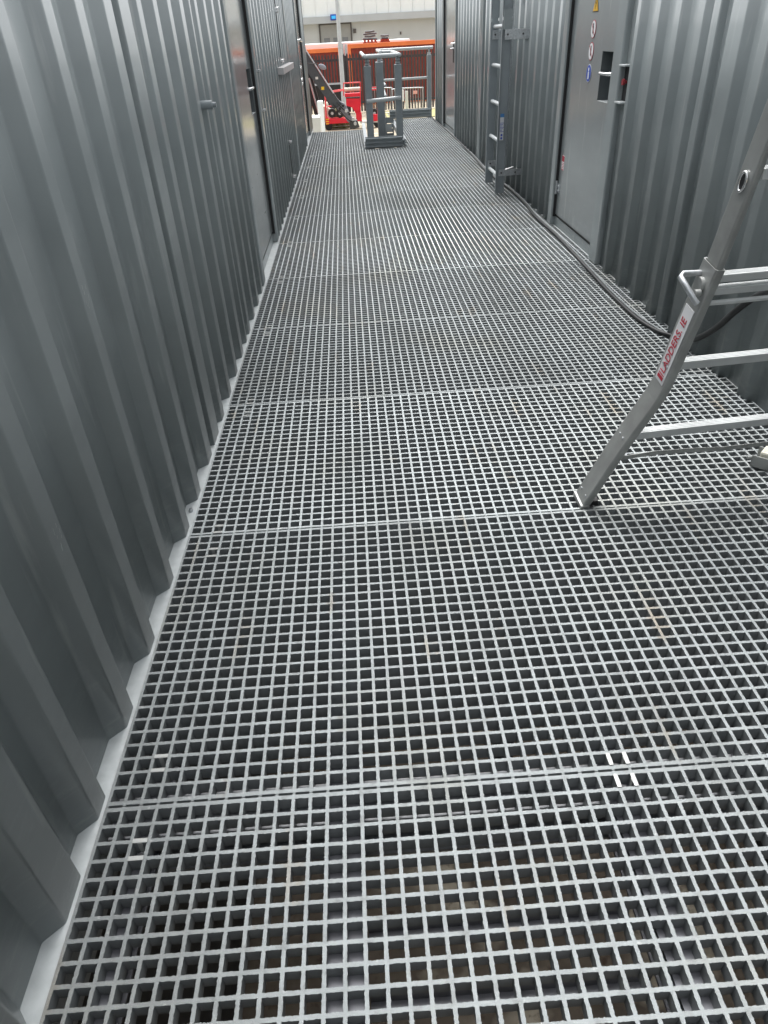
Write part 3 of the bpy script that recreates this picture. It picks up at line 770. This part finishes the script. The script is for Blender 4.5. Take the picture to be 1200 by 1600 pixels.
# ------------------------------------------------------------------ cables
def smooth(pts, k=6):
    P_ = [Vector(p) for p in pts]; out = []
    for i in range(len(P_)-1):
        a = P_[max(i-1, 0)]; b = P_[i]; c = P_[i+1]; d = P_[min(i+2, len(P_)-1)]
        for j in range(k):
            t = j/k; out.append(.5*((2*b) + (c-a)*t + (2*a-5*b+4*c-d)*t*t + (3*b-a-3*c+d)*t**3))
    out.append(P_[-1]); return out
main = [(1.645, 2.50, .50), (1.645, 2.62, .485), (1.645, 2.74, .420), (1.622, 2.82, .335), (1.628, 2.95, .215), (1.632, 3.10, .110), (1.638, 3.25, .045), (1.628, 3.37, .020), (1.585, 3.50, .011), (1.556, 3.73, .011), (1.556, 4.19, .011), (1.572, 4.6, .011),
        (1.586, 5.0, .011), (1.605, 5.64, .011), (1.600, 6.3, .011), (1.632, 6.9, .011), (1.642, 7.6, .011), (1.612, 8.3, .011), (1.60, 8.97, .011), (1.630, 9.8, .011), (1.648, 10.66, .011), (1.664, 11.8, .011), (1.670, 13.05, .011), (1.655, 14.34, .011), (1.66, 15.2, .011)]
m = MB(); ms = smooth(main); m.tube(ms, [(.0145 if p.y < 3.2 else .011) for p in ms], 12); tag(m.build('power_cable', CABLE), 'thick black cable along the right wall, rising behind the aluminium ladder', 'cable')
c2 = [(1.655, 3.30, .016), (1.625, 3.48, .014), (1.590, 3.75, .013), (1.586, 4.19, .013), (1.602, 4.6, .013), (1.616, 5.0, .013), (1.634, 5.64, .013), (1.630, 6.3, .013), (1.660, 6.9, .0135), (1.668, 7.6, .0135), (1.642, 8.3, .0135), (1.63, 8.97, .0135), (1.658, 9.8, .0135), (1.676, 10.66, .0135), (1.690, 11.8, .0135), (1.697, 13.05, .0135), (1.682, 14.34, .0135)]
m = MB(); m.tube([p + Vector((-.006, 0, -.006)) for p in smooth(c2)], .0065, 10); tag(m.build('conduit', CABLEG), 'dusty grey flexible conduit lying between the black cable and the wall', 'conduit')

# ------------------------------------------------------------------ railing round the hatch
H = 1.14
rail = thing('guard_rail', 'grey railing with pale top tube around the opening near the far end', 'railing', (.55, 12.5, 0))
def post(x, y, z0, z1, w=.10):
    m = MB(); m.box((x - w/2, y - w/2, z0), (x + w/2, y + w/2, z1), ch=.012); p = m.build('post', FRP, rail)
    m = MB(); m.tube([(x, y, z1 - .001), (x, y, z1 + .09)], .026, 14); m.build('spigot', FRP, p)
    m = MB()
    for i, zz in enumerate((z1 + .012, z1 + .05)): m.tube([(x, y, zz), (x, y, zz + .014)], .034, 14)
    m.build('collar', FRPL, p)
    return p
post(.335, 11.56, -.3, 1.03); post(.775, 11.60, -.3, 1.03); post(.555, 11.58 + 1.1, -.35, 1.04, .12); post(.615, 13.75, -.35, 1.04, .10)
top = [(.31, 14.2, H), (.312, 14.0, H), (.30, 11.58, H), (.315, 11.52, H), (.36, 11.50, H), (.74, 11.56, H), (.785, 11.58, H), (.80, 11.63, H), (.822, 13.70, H), (.81, 13.78, H), (.77, 13.80, H), (.67, 13.84, H), (.645, 13.87, H), (.64, 13.92, H), (.655, 15.5, H), (.67, 15.56, H), (.72, 15.58, H), (1.72, 15.60, H)]
m = MB(); m.tube(smooth(top, 4), .026, 14); m.build('top_tube', FRPL, rail)
m = MB(); m.tube([(.30, 11.50, .60), (.80, 11.52, .62)], .026, 14); m.build('mid_tube', FRPL, rail)
m = MB(); m.tube([(.70, 13.8, .66), (.70, 15.5, .66), (1.62, 15.55, .66)], .021, 12); m.build('mid_tube', FRPL, rail)
m = MB(); m.tube([(.74, 15.5, .50), (.70, 13.9, .50), (.60, 13.8, .5)], .02, 12); m.build('mid_tube', FRPL, rail)
m = MB(); m.box((1.60, 15.50, -.3), (1.685, 15.585, 1.03), ch=.01); pp = m.build('post', FRP, rail)
m = MB(); m.tube([(1.64, 15.54, 1.03), (1.64, 15.54, 1.065)], .03, 12); m.build('collar', FRPL, pp)
m = MB(); m.tube([(1.64, 15.54, 1.0655), (1.64, 15.54, 1.14)], .016, 12); m.build('spigot', FRP, pp)
def toe(x0, y0, x1, y1, h=.155, name='toe_board', ns=3):
    d = Vector((x1-x0, y1-y0, 0)); Ln = d.length; d.normalize(); n_ = Vector((-d.y, d.x, 0))
    M_ = Matrix(((d.x, n_.x, 0, x0), (d.y, n_.y, 0, y0), (0, 0, 1, 0), (0, 0, 0, 1)))
    m = MB(); m.box((0, 0, .002), (Ln, .012, h), M_)
    q = h/ns
    for i in range(ns):
        z = q*(i + .5)
        prof = [(-.0002, z - q*.36), (-.026, z - q*.10), (-.026, z + q*.16), (-.0002, z + q*.24)]
        m.sweep([[M_ @ Vector((xx, yy, zz)) for yy, zz in prof] for xx in (0, Ln)])
        prof = [(.0122, z + q*.36), (.028, z + q*.22), (.028, z - q*.22), (.0122, z - q*.36)]
        m.sweep([[M_ @ Vector((xx, yy, zz)) for yy, zz in prof] for xx in (0, Ln)])
    return m.build(name, FRP, rail)
toe(.245, 11.37, .795, 11.37); toe(.262, 11.40, .285, 14.1, .10); toe(.84, 15.45, 1.66, 15.45, .16); toe(.83, 14.0, .83, 11.42, .10)
m = MB()
for x in (.235, .80): m.box((x - .02, 11.36, .001), (x + .02, 11.375, .02))
m.build('base_clip', ZINC, rail)
# slotted gate plate between the posts, with a pale label
m = MB(); x0, x1 = .60, .765; yb = 12.9
m.box((x0, yb, -.3), (x0 + .05, yb + .006, .26)); m.box((x1 - .02, yb, -.3), (x1, yb + .006, .26))
for i in range(8): m.box((x0 + .0501, yb, -.3 + .066*i + (.014 if i else 0)), (x1 - .0201, yb + .006, -.3 + .066*(i+1)))
m.box((x0 + .0501, yb, .2285), (x1 - .0201, yb + .006, .26))
gp = m.build('slotted_plate', FRP, rail)
m = MB(); m.box((x0 + .01, yb - .003, .05), (x1 - .03, yb - .0005, .165)); m.build('plate_label', FRPL, gp)

# ------------------------------------------------------------------ the yard beyond
def blk(m, px0, py0, px1, py1, Y, th, ch=0):
    a = at(px0, py1, Y); b = at(px1, py0, Y); m.box((a.x, Y, a.z), (b.x, Y + th, b.z), ch=ch)
# orange containers
def orange(x0, x1, Y, ztop, label, mcol):
    t = thing('orange_container', label, 'container', ((x0+x1)/2, Y, GZ), 0, 'orange shipping containers behind the fence')
    m = MB(); n = int((x1-x0)/.278); pts = []
    for i in range(n):
        a = x0 + .08 + i*.278
        pts += [(a, Y + .04), (a + .07, Y + .04), (a + .105, Y + .004), (a + .175, Y + .004), (a + .21, Y + .04)]
    pts = [(x0, Y + .04)] + pts + [(x1, Y + .04)]
    k = len(pts); z0 = GZ + .16; z1 = ztop - .20
    m.add([(x, y, z0) for x, y in pts] + [(x, y, z1) for x, y in pts], [(i, i+1, k+i+1, k+i) for i in range(k-1)])
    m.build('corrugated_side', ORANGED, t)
    m = MB(); m.box((x0, Y - .03, z1), (x1, Y + .15, ztop), ch=.01); m.build('top_rail', ORANGE, t)
    m = MB(); m.box((x0, Y - .02, GZ), (x1, Y + .15, z0)); m.build('bottom_rail', ORANGE, t)
    for x in (x0, x1 - .16): m = MB(); m.box((x, Y - .04, GZ), (x + .16, Y + .12, ztop + .002)); m.build('corner_post', ORANGE, t)
    m = MB(); m.box((x0, Y + .16, GZ), (x1, Y + 2.44, ztop - .02)); m.build('body', ORANGE, t)
    return t
zt = at(600, 66, 46).z
orange(-10.4, -.12, 46, at(500, 76, 46).z, 'orange corrugated container behind the fence, left of the lamp post', None)
orange(.30, 12.5, 46, zt, 'orange corrugated container behind the fence, right of the lamp post', None)
m = MB(); m.box((-9, 48.6, GZ), (4, 51, at(500, 68, 48.6).z), ch=.05); tag(m.build('white_container', CLAD), 'white container roof showing above the left orange container', 'container')
m = MB(); m.box((-.10, 45.9, GZ), (.04, 46.1, zt + .05)); m.box((.12, 45.9, GZ), (.24, 46.1, zt)); tag(m.build('steel_column', POLE), 'pale steel column in the gap between the two orange containers', 'post')
# fence
f = thing('palisade_fence', 'dark palisade fence in front of the orange containers', 'fence', (0, 41, GZ))
zt = at(560, 82, 41).z
m = MB(); x = -4.0
while x < 8:
    w = .044; z1 = zt + random.uniform(-.02, .02)
    m.add([(x-w, 41, GZ+.05), (x+w, 41, GZ+.05), (x+w, 41.02, GZ+.05), (x-w, 41.02, GZ+.05), (x-w, 41, z1-.08), (x+w, 41, z1-.08), (x+w, 41.02, z1-.08), (x-w, 41.02, z1-.08), (x, 41, z1), (x, 41.02, z1)],
          [(0, 1, 5, 4), (2, 3, 7, 6), (1, 2, 6, 5), (3, 0, 4, 7), (4, 5, 8), (6, 7, 9), (5, 6, 9, 8), (7, 4, 8, 9)])
    x += .155
m.build('pales', PALI, f)
for z in (at(560, 92, 41).z, GZ + .45):
    m = MB(); m.box((-4, 41.021, z - .055), (8, 41.07, z + .055)); m.build('rail', PALI, f)
for x in (-2.6, .1, 2.85, 5.6): m = MB(); m.box((x-.05, 41.071, GZ), (x+.05, 41.17, zt-.1)); m.build('post', PALI, f)
# building
B = thing('warehouse', 'pale warehouse with white cladding above a grey eaves band and beige wall', 'building', (2, 70, GZ))
zb = at(560, 34, 70).z; zc = at(560, 23, 70).z
m = MB()
m.box((-30, 70, GZ), (40, 71, zb)); m.build('lower_wall', BEIGE, B)
m = MB(); m.box((-30, 69.2, zb + .002), (40, 70.99, zc)); m.build('eaves_band', CANO, B)
m = MB()
for i in range(70): m.box((-30 + i, 69.4, zc + .002), (-30 + i + .985, 69.6, 6.6))
m.box((-30, 69.601, zc + .002), (40, 71, 6.6)); m.build('cladding', CLAD, B)
m = MB(); m.box((-30, 71.01, GZ), (40, 95, 6.55)); m.build('hall', CLAD, B)
for x in (-12, -5.5, 1.6, 9.2, 16): m = MB(); m.box((x, 69.985, GZ), (x+.05, 70.0, zb)); m.build('panel_joint', CANO, B)
a = at(502, 64, 69.9); b = at(547, 37, 69.9)
m = MB(); m.box((a.x - .12, 69.85, GZ), (a.x, 69.995, b.z + .1)); m.box((b.x, 69.85, GZ), (b.x + .12, 69.995, b.z + .1)); m.box((a.x, 69.85, b.z), (b.x, 69.995, b.z + .1)); fr = m.build('door_frame', FRAMED, B)
m = MB(); m.box((a.x + .001, 69.9, GZ), (b.x - .001, 69.98, b.z - .001)); sd = m.build('roller_door', SHUT, B)
for i in range(3):
    x = a.x + .25 + i*(b.x - a.x - .2)/3; m = MB(); m.box((x, 69.88, at(520, 64, 70).z - .3), (x + (b.x-a.x)/3 - .35, 69.899, at(520, 59, 70).z)); m.build('glazing', SHUTD, sd)
m = MB(); a = at(552, 52, 69.9); m.box((a.x, 69.9, a.z), (a.x + .25, 69.99, a.z + .3)); m.build('wall_lamp', FRAMED, B)
m = MB(); a = at(625, 54, 69.9); m.box((a.x, 69.9, a.z), (a.x + .12, 69.99, a.z + .2)); m.build('wall_lamp', FRAMED, B)
m = MB(); a = at(516.5, 32, 69); b = at(525.5, 22, 69); m.box((a.x, 68.9, a.z), (b.x, 69.1, b.z), ch=.03); sg = tag(m.build('blue_sign', BLUE), 'small square bright blue sign on the grey eaves beside the lamp post', 'sign')
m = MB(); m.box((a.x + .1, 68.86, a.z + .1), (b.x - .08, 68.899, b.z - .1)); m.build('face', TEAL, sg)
# stacked pipes on the orange container
for (pa, pb, lab) in (((566, 48), (590, 64), 'grey bundle of pipes on the orange container, left and larger heap'), ((592, 52), (610, 64), 'grey bundle of pipes on the orange container, right and lower heap')):
    a = at(pa[0], pb[1], 47); b = at(pb[0], pa[1], 47)
    t = thing('pipe_bundle', lab, 'pipes', (a.x, 47, a.z), 0, 'pipe bundles on the orange container')
    zbase = at(600, 66, 46).z - .02
    k = 0; z = zbase + .22
    while z < b.z:
        m = MB(); r_ = .045; ins = random.uniform(0, .12) + (z - zbase)*.15
        m.tube([(a.x + ins, 46.9 + random.uniform(-.1, .1), z), ((a.x+b.x)/2, 46.9, z + random.uniform(-.03, .05)), (b.x - ins, 46.9 + random.uniform(-.1, .1), z + random.uniform(-.04, .04))], r_, 8); m.build('pipe', SCRAP, t); z += .105; k += 1
    m = MB(); m.box((a.x + .05, 46.7, zbase), (b.x - .05, 47.4, zbase + .06))
    for i in range(4): xx = a.x + .1 + i*(b.x-a.x-.3)/3; m.box((xx, 46.7, zbase + .061), (xx + .1, 47.4, zbase + .17))
    m.build('pallet', ORANGED, t)
# street lamp
lp = thing('lamp_post', 'tall pale grey lamp post rising left of the railing', 'lamp post', (at(541, 165, 36).x, 36, GZ))
xb = at(539, 160, 36).x; xt = at(524.5, 0, 36).x
xl = (xb + at(524.5, 0, 36).x)/2
m = MB(); m.tube([(xl, 36, GZ), (xl, 36, .3), (xl, 36, 2.2), (xl, 36, 7.5)], [.105, .095, .078, .05], 16); m.build('pole', POLE, lp)
m = MB(); m.tube([(xl, 36, 7.45), (xl + .3, 36, 7.62), (xl + 1.0, 36, 7.68)], .035, 10); m.build('arm', POLE, lp)
m = MB(); m.box((xl + .9, 35.87, 7.63), (xl + 1.5, 36.13, 7.73), ch=.03); m.build('lamp_head', POLE, lp)
m = MB(); m.tube([(xl, 36, .95), (xl, 36, 1.0)], .10, 16); m.build('band', ZINC, lp)

# red machine
RMx = thing('red_lift_machine', 'red wheeled machine with cream tank and red rails behind the railing', 'machine', (0, 33.5, GZ))
Y = 33.4
m = MB(); blk(m, 513, 184, 549, 194, Y, .5, .02); m.build('chassis', REDM, RMx)
m = MB(); blk(m, 509.5, 184, 512.8, 195, Y - .02, .5, .01); ce = m.build('bumper', REDM, RMx)
m = MB()
for i in range(3):
    a = at(509.5, 194 - i*3.4, Y); m.box((a.x - .005, Y - .03, a.z), (a.x + .13, Y - .021, a.z + .035))
m.build('chevrons', CHEV, ce)
m = MB(); blk(m, 538, 136, 563, 143.5, Y + .1, .4); a = at(538, 144, Y + .1); b = at(564, 136, Y + .1)
m = MB(); m.tube([(a.x, Y + .3, (a.z+b.z)/2), (b.x, Y + .3, (a.z+b.z)/2)], (b.z-a.z)/2, 18); m.build('tank', CREAM, RMx)
m = MB(); blk(m, 539, 145, 563, 152, Y + .1, .4, .02); m.build('tank_cradle', REDM, RMx)
m = MB(); blk(m, 541, 152, 563, 153.5, Y + .15, .4); m.build('shadow_gap', BLK, RMx)
m = MB(); A = [at(541, 154, Y+.1), at(563, 154, Y+.1), at(563, 176, Y+.1), at(556, 177, Y+.1), at(550, 168, Y+.1), at(541, 165, Y+.1)]
m.poly([tuple(p) for p in A], (0, -.35, 0)); m.build('mast', REDM, RMx)
m = MB(); blk(m, 557, 176, 565, 190, Y, .4, .02); m.build('mast_foot', REDM, RMx)
def bar(pa, pb, Y_, r_, nm, mm_, par):
    q = MB(); q.tube([at(pa[0], pa[1], Y_), at(pb[0], pb[1], Y_)], r_, 8); return q.build(nm, mm_, par)
bar((513, 145), (538, 141), Y + .05, .022, 'rail', PINK, RMx); bar((513, 143), (538, 139), Y + .4, .018, 'rail', PINK, RMx)
bar((536.5, 130), (563, 128.5), Y + .1, .022, 'rail', PINK, RMx); bar((537, 129), (537, 150), Y + .1, .022, 'rail', PINK, RMx)
bar((508, 148), (510, 190), Y + .1, .035, 'upright', PINK, RMx); bar((511, 167), (522, 165), Y + .1, .03, 'rail', PINK, RMx)
bar((576, 137), (590, 136.5), Y + .1, .022, 'rail', REDM, RMx); bar((576, 140.5), (590, 140), Y + .1, .022, 'rail', REDM, RMx)
bar((563, 128.5), (563, 180), Y + .1, .02, 'upright', REDM, RMx); bar((590, 136.5), (590, 190), Y + .1, .02, 'upright', REDM, RMx)
m = MB(); blk(m, 574, 178, 594, 190, Y, .4, .02); m.build('side_box', REDM, RMx)
m = MB(); blk(m, 563, 188, 596, 193, Y + .05, .4, .02); m.build('skirt', PALE, RMx)
for px in (519, 531, 585):
    c = at(px, 177, Y + .15); m = MB(); m.tube([(c.x, Y + .12, c.z), (c.x, Y + .34, c.z)], .17, 20); w_ = m.build('wheel', RUBBER, RMx)
    m = MB(); m.tube([(c.x, Y + .10, c.z), (c.x, Y + .119, c.z)], .06, 16); m.build('rim', ZINC, w_)
m = MB(); blk(m, 508, 196, 560, 199, Y + .2, .3); m.build('under_frame', ZINC, RMx)
for px in (514, 553, 590):
    c = at(px, 200, Y + .2); m = MB(); m.tube([(c.x, Y + .1, GZ + .17), (c.x, Y + .4, GZ + .17)], .17, 16); m.build('wheel', RUBBER, RMx)
m = MB(); A = [at(494, 170, Y+.6), at(507, 166, Y+.6), at(521, 173, Y+.6), at(521, 184, Y+.6), at(496, 186, Y+.6)]; m.poly([tuple(p) for p in A], (0, -.4, 0)); m.build('cover', CREAM, RMx)

# telehandler: boom reaches down from behind the left container
TH = thing('telehandler', 'telehandler with dark grey boom lowered in front of the red machine', 'telehandler', (-2.2, 28, GZ))
Yb = 30.5
def slab(pts, Y_, th, nm, mm_, par=TH):
    q = MB(); q.poly([tuple(at(px, py, Y_)) for px, py in pts], (0, -th, 0)); return q.build(nm, mm_, par)
bo = slab([(470, 76), (474, 72), (527, 154), (534, 162), (527, 168), (519, 167), (470, 98)], Yb, .32, 'boom', BOOM)
q = MB(); q.tube([at(474, 72.5, Yb - .02), at(521, 146, Yb - .02)], .025, 8); q.build('boom_edge', ZINC, bo)
m = MB(); c = at(504, 138, Yb - .03); m.box((c.x - .05, Yb - .02, c.z - .05), (c.x + .06, Yb - .005, c.z + .05)); m.build('yellow_marker', CHEV, bo)
m = MB(); c = at(495, 123, Yb - .03); m.box((c.x - .05, Yb - .02, c.z - .02), (c.x + .05, Yb - .005, c.z + .06)); m.build('pale_marker', PALE, bo)
slab([(480, 112), (487, 118), (499, 160), (499.5, 180), (493, 182), (486, 160), (478, 130)], Yb + .7, .3, 'tilt_arm', RUBBER)
q = MB(); q.tube([at(483, 122, Yb + .3), at(498, 178, Yb + .3)], .03, 8); q.build('hydraulic_line', ZINC, TH)
slab([(527, 156), (538, 162), (543, 170), (550, 184), (556, 190), (551, 196), (543, 190), (534, 176), (524, 168)], Yb + .05, .25, 'carriage', MIRR)
for i, (x, y) in enumerate([(536, 165), (541, 173), (546, 178), (552, 186), (531, 170), (555, 193)]):
    c = at(x, y, Yb - .1); m = MB(); m.tube([(c.x, Yb - .16, c.z), (c.x, Yb + .02, c.z)], .045 + .015*(i % 2), 12); m.build('pin', ZINC if i % 2 else RUBBER, TH)
for i, (pa, pb) in enumerate((((526, 160), (546, 176)), ((530, 172), (550, 190)), ((520, 162), (536, 180)))):
    q = MB(); a = at(*pa, Yb - .1); b = at(*pb, Yb - .1); mid = (a+b)/2 + Vector((.05, 0, -.10)); q.tube(smooth([a, mid, b], 5), .018, 8); q.build('hose', RUBBER, TH)
slab([(546, 190), (558, 188), (562, 199), (547, 202)], Yb, .5, 'fork_head', DARKST)
# mirror
ar = MB(); ar.tube([at(478, 99, Yb - .3), at(492, 99.5, Yb - .3), at(498, 101, Yb - .3)], .014, 8); ao = ar.build('mirror_arm', RUBBER, TH)
c = at(503.5, 104.5, Yb - .3); m = MB(); secs = []
for k, (sc, dy) in enumerate(((.5, -.05), (.9, -.03), (1, 0), (.98, .02), (.85, .03))):
    secs.append([Vector((c.x, c.y + dy, c.z)) + Matrix.Rotation(R(22), 3, 'Y') @ Vector((.155*sc*math.cos(2*math.pi*j/24), 0, .085*sc*math.sin(2*math.pi*j/24))) for j in range(24)])
m.sweep(secs); m.build('mirror', MIRR, TH)
# body of the machine, hidden behind the left container
m = MB(); m.box((-3.6, 28.2, GZ + .5), (-1.75, 32.5, GZ + 1.3), ch=.1); m.build('body', REDM, TH)
m = MB(); m.box((-3.4, 28.6, GZ + 1.301), (-2.5, 30.2, GZ + 2.4), ch=.1); m.build('cab', HOLE, TH)
for x in (-3.5, -1.95):
    for y in (28.8, 31.8): m = MB(); m.tube([(x - .18, y, GZ + .5), (x + .18, y, GZ + .5)], .5, 24); m.build('wheel', RUBBER, TH)
def heap(px0, py0, px1, py1, Y, m_, name, label, cat, sd):
    a = at(px0, py1, Y); b = at(px1, py0, Y); r_ = random.Random(sd); t = MB()
    bm = bmesh.new(); bmesh.ops.create_icosphere(bm, subdivisions=4, radius=1)
    ph = [r_.uniform(0, 6) for _ in range(6)]
    for v_ in bm.verts:
        q_ = v_.co; k_ = 1 + .18*math.sin(5*q_.x + ph[0])*math.sin(4*q_.z + ph[1]) + .12*math.sin(11*q_.x + ph[2])*math.sin(9*q_.z + ph[3] + 4*q_.y) + .07*math.sin(23*q_.x + ph[4])*math.sin(19*q_.z + ph[5])
        v_.co = Vector(((a.x+b.x)/2 + q_.x*k_*(b.x-a.x)/2, Y + q_.y*k_*.35, max(GZ + .001, GZ + (b.z - GZ)*q_.z*k_)))
    t.v = [tuple(v_.co) for v_ in bm.verts]; t.f = [tuple(w.index for w in f_.verts) for f_ in bm.faces]; t.sm = [False]*len(t.f); bm.free()
    return tag(t.build(name, m_), label, cat)
heap(497, 163, 522, 185, 34.6, CREAM, 'sheeted_pile', 'cream sheeted pile behind the chassis of the red machine', 'pile', 3)
heap(519, 166, 547, 184, 34.3, mat('weedy_rubble', (.20, .20, .09), rough=.9, var=.6, vscale=9), 'rubble_heap', 'weedy green brown rubble heap between the dark boom and red mast', 'rubble', 5)
# dark skip behind
m = MB(); a = at(492, 176, 38); b = at(534, 131, 38); m.box((a.x, 38, GZ), (b.x, 39.4, b.z - .0), ch=.04); tag(m.build('black_skip', RUBBER), 'black open skip between the red machine and the fence', 'skip')
# pale cabinet and plain white panel by the end of the left container
m = MB(); a = at(487, 207, 24); b = at(499.5, 183, 24); m.box((a.x, 24, GZ), (b.x, 24.8, b.z), ch=.02); tag(m.build('grey_cabinet', PALE), 'low pale grey cabinet just past the left container', 'cabinet')
m = MB(); a = at(499.6, 207, 25.5); b = at(504, 158, 25.5); m.box((a.x, 25.5, GZ), (b.x, 25.9, b.z), ch=.02); tag(m.build('white_panel', CLAD), 'tall white panel standing between the low cabinet and the red machine', 'panel')  # plain white panel standing upright on the ground
# timber edge strip at the foot of the platform
m = MB(); a = at(496, 209, 29); m.box((-1.4, 30.2, GZ + .001), (.55, 30.5, GZ + .10)); tag(m.build('timber_baulk', mat('weathered_timber', (.42, .29, .19), rough=.8, var=.2)), 'long pale timber baulk on the ground beyond the deck edge', 'timber')
# crowd barriers
def barrier(px0, px1, Y_, label):
    a = at(px0, 177, Y_); b = at(px1, 137, Y_); z1 = at((px0+px1)/2, 138, Y_).z; z0 = GZ + .12
    t = thing('crowd_barrier', label, 'barrier', ((a.x+b.x)/2, Y_, GZ), 0, 'silver crowd barriers near the fence')
    m = MB(); m.tube(smooth([(a.x, Y_, z0), (a.x, Y_, z1 - .12), (a.x + .1, Y_, z1), (b.x - .1, Y_, z1), (b.x, Y_, z1 - .12), (b.x, Y_, z0), ], 4), .022, 8); m.tube([(a.x, Y_, z0), (b.x, Y_, z0)], .02, 8); m.build('frame', ZINC, t)
    m = MB(); x = a.x + .12
    while x < b.x - .05: m.tube([(x, Y_, z0), (x, Y_, z1)], .009, 6); x += .125
    m.build('bars', ZINC, t)
    for x in (a.x + .2, b.x - .2): m = MB(); m.box((x - .03, Y_ - .3, GZ + .001), (x + .03, Y_ + .3, GZ + .05)); m.box((x - .02, Y_ - .02, GZ + .0501), (x + .02, Y_ + .02, z0)); m.build('foot', ZINC, t)
barrier(614, 660.5, 38, 'silver crowd barrier in front of the fence, right of the railing posts')
barrier(575, 612, 38.4, 'silver crowd barrier half hidden behind the railing posts')
m = MB(); a = at(621, 159, 37.5); b = at(631, 140, 37.5); m.box((a.x, 37.5, a.z), (b.x, 37.56, b.z), ch=.01); tag(m.build('white_notice_board', WHITE), 'blank white board hung on the crowd barrier', 'notice board')
m = MB(); a = at(633, 166, 37.6); b = at(637.5, 142, 37.6); m.tube([((a.x+b.x)/2, 37.6, GZ), ((a.x+b.x)/2, 37.6, b.z)], (b.x-a.x)/2, 14); tag(m.build('white_bollard', PALE), 'white tube bollard right of the white board', 'bollard')
m = MB(); a = at(646, 147, 37.9); b = at(652, 141.5, 37.9); m.box((a.x, 37.9, a.z), (b.x, 37.94, b.z)); tag(m.build('small_tag', mat('pink_card', (.75, .38, .33))), 'small pinkish card tied to the crowd barrier', 'card')
for pos, lab in ((( 577, 588), 'orange mesh crate under the railing'),):
    a = at(pos[0], 182, 34.5); b = at(pos[1], 160, 34.5); t = thing('mesh_crate', 'rust coloured mesh crate seen between the railing posts', 'crate', (a.x, 34.5, a.z))
    m = MB(); x = a.x
    while x < b.x + .01: m.tube([(x, 34.5, GZ), (x, 34.5, b.z)], .012, 6); x += .07
    z = GZ + .1
    while z < b.z: m.tube([(a.x, 34.5, z), (b.x, 34.5, z)], .010, 6); z += .14
    m.build('mesh', mat('rusty_wire', (.40, .24, .12), rough=.7, var=.3), t)
    m = MB(); m.box((a.x - .02, 34.46, b.z), (b.x + .02, 34.54, b.z + .05)); m.build('rim', PINK, t)
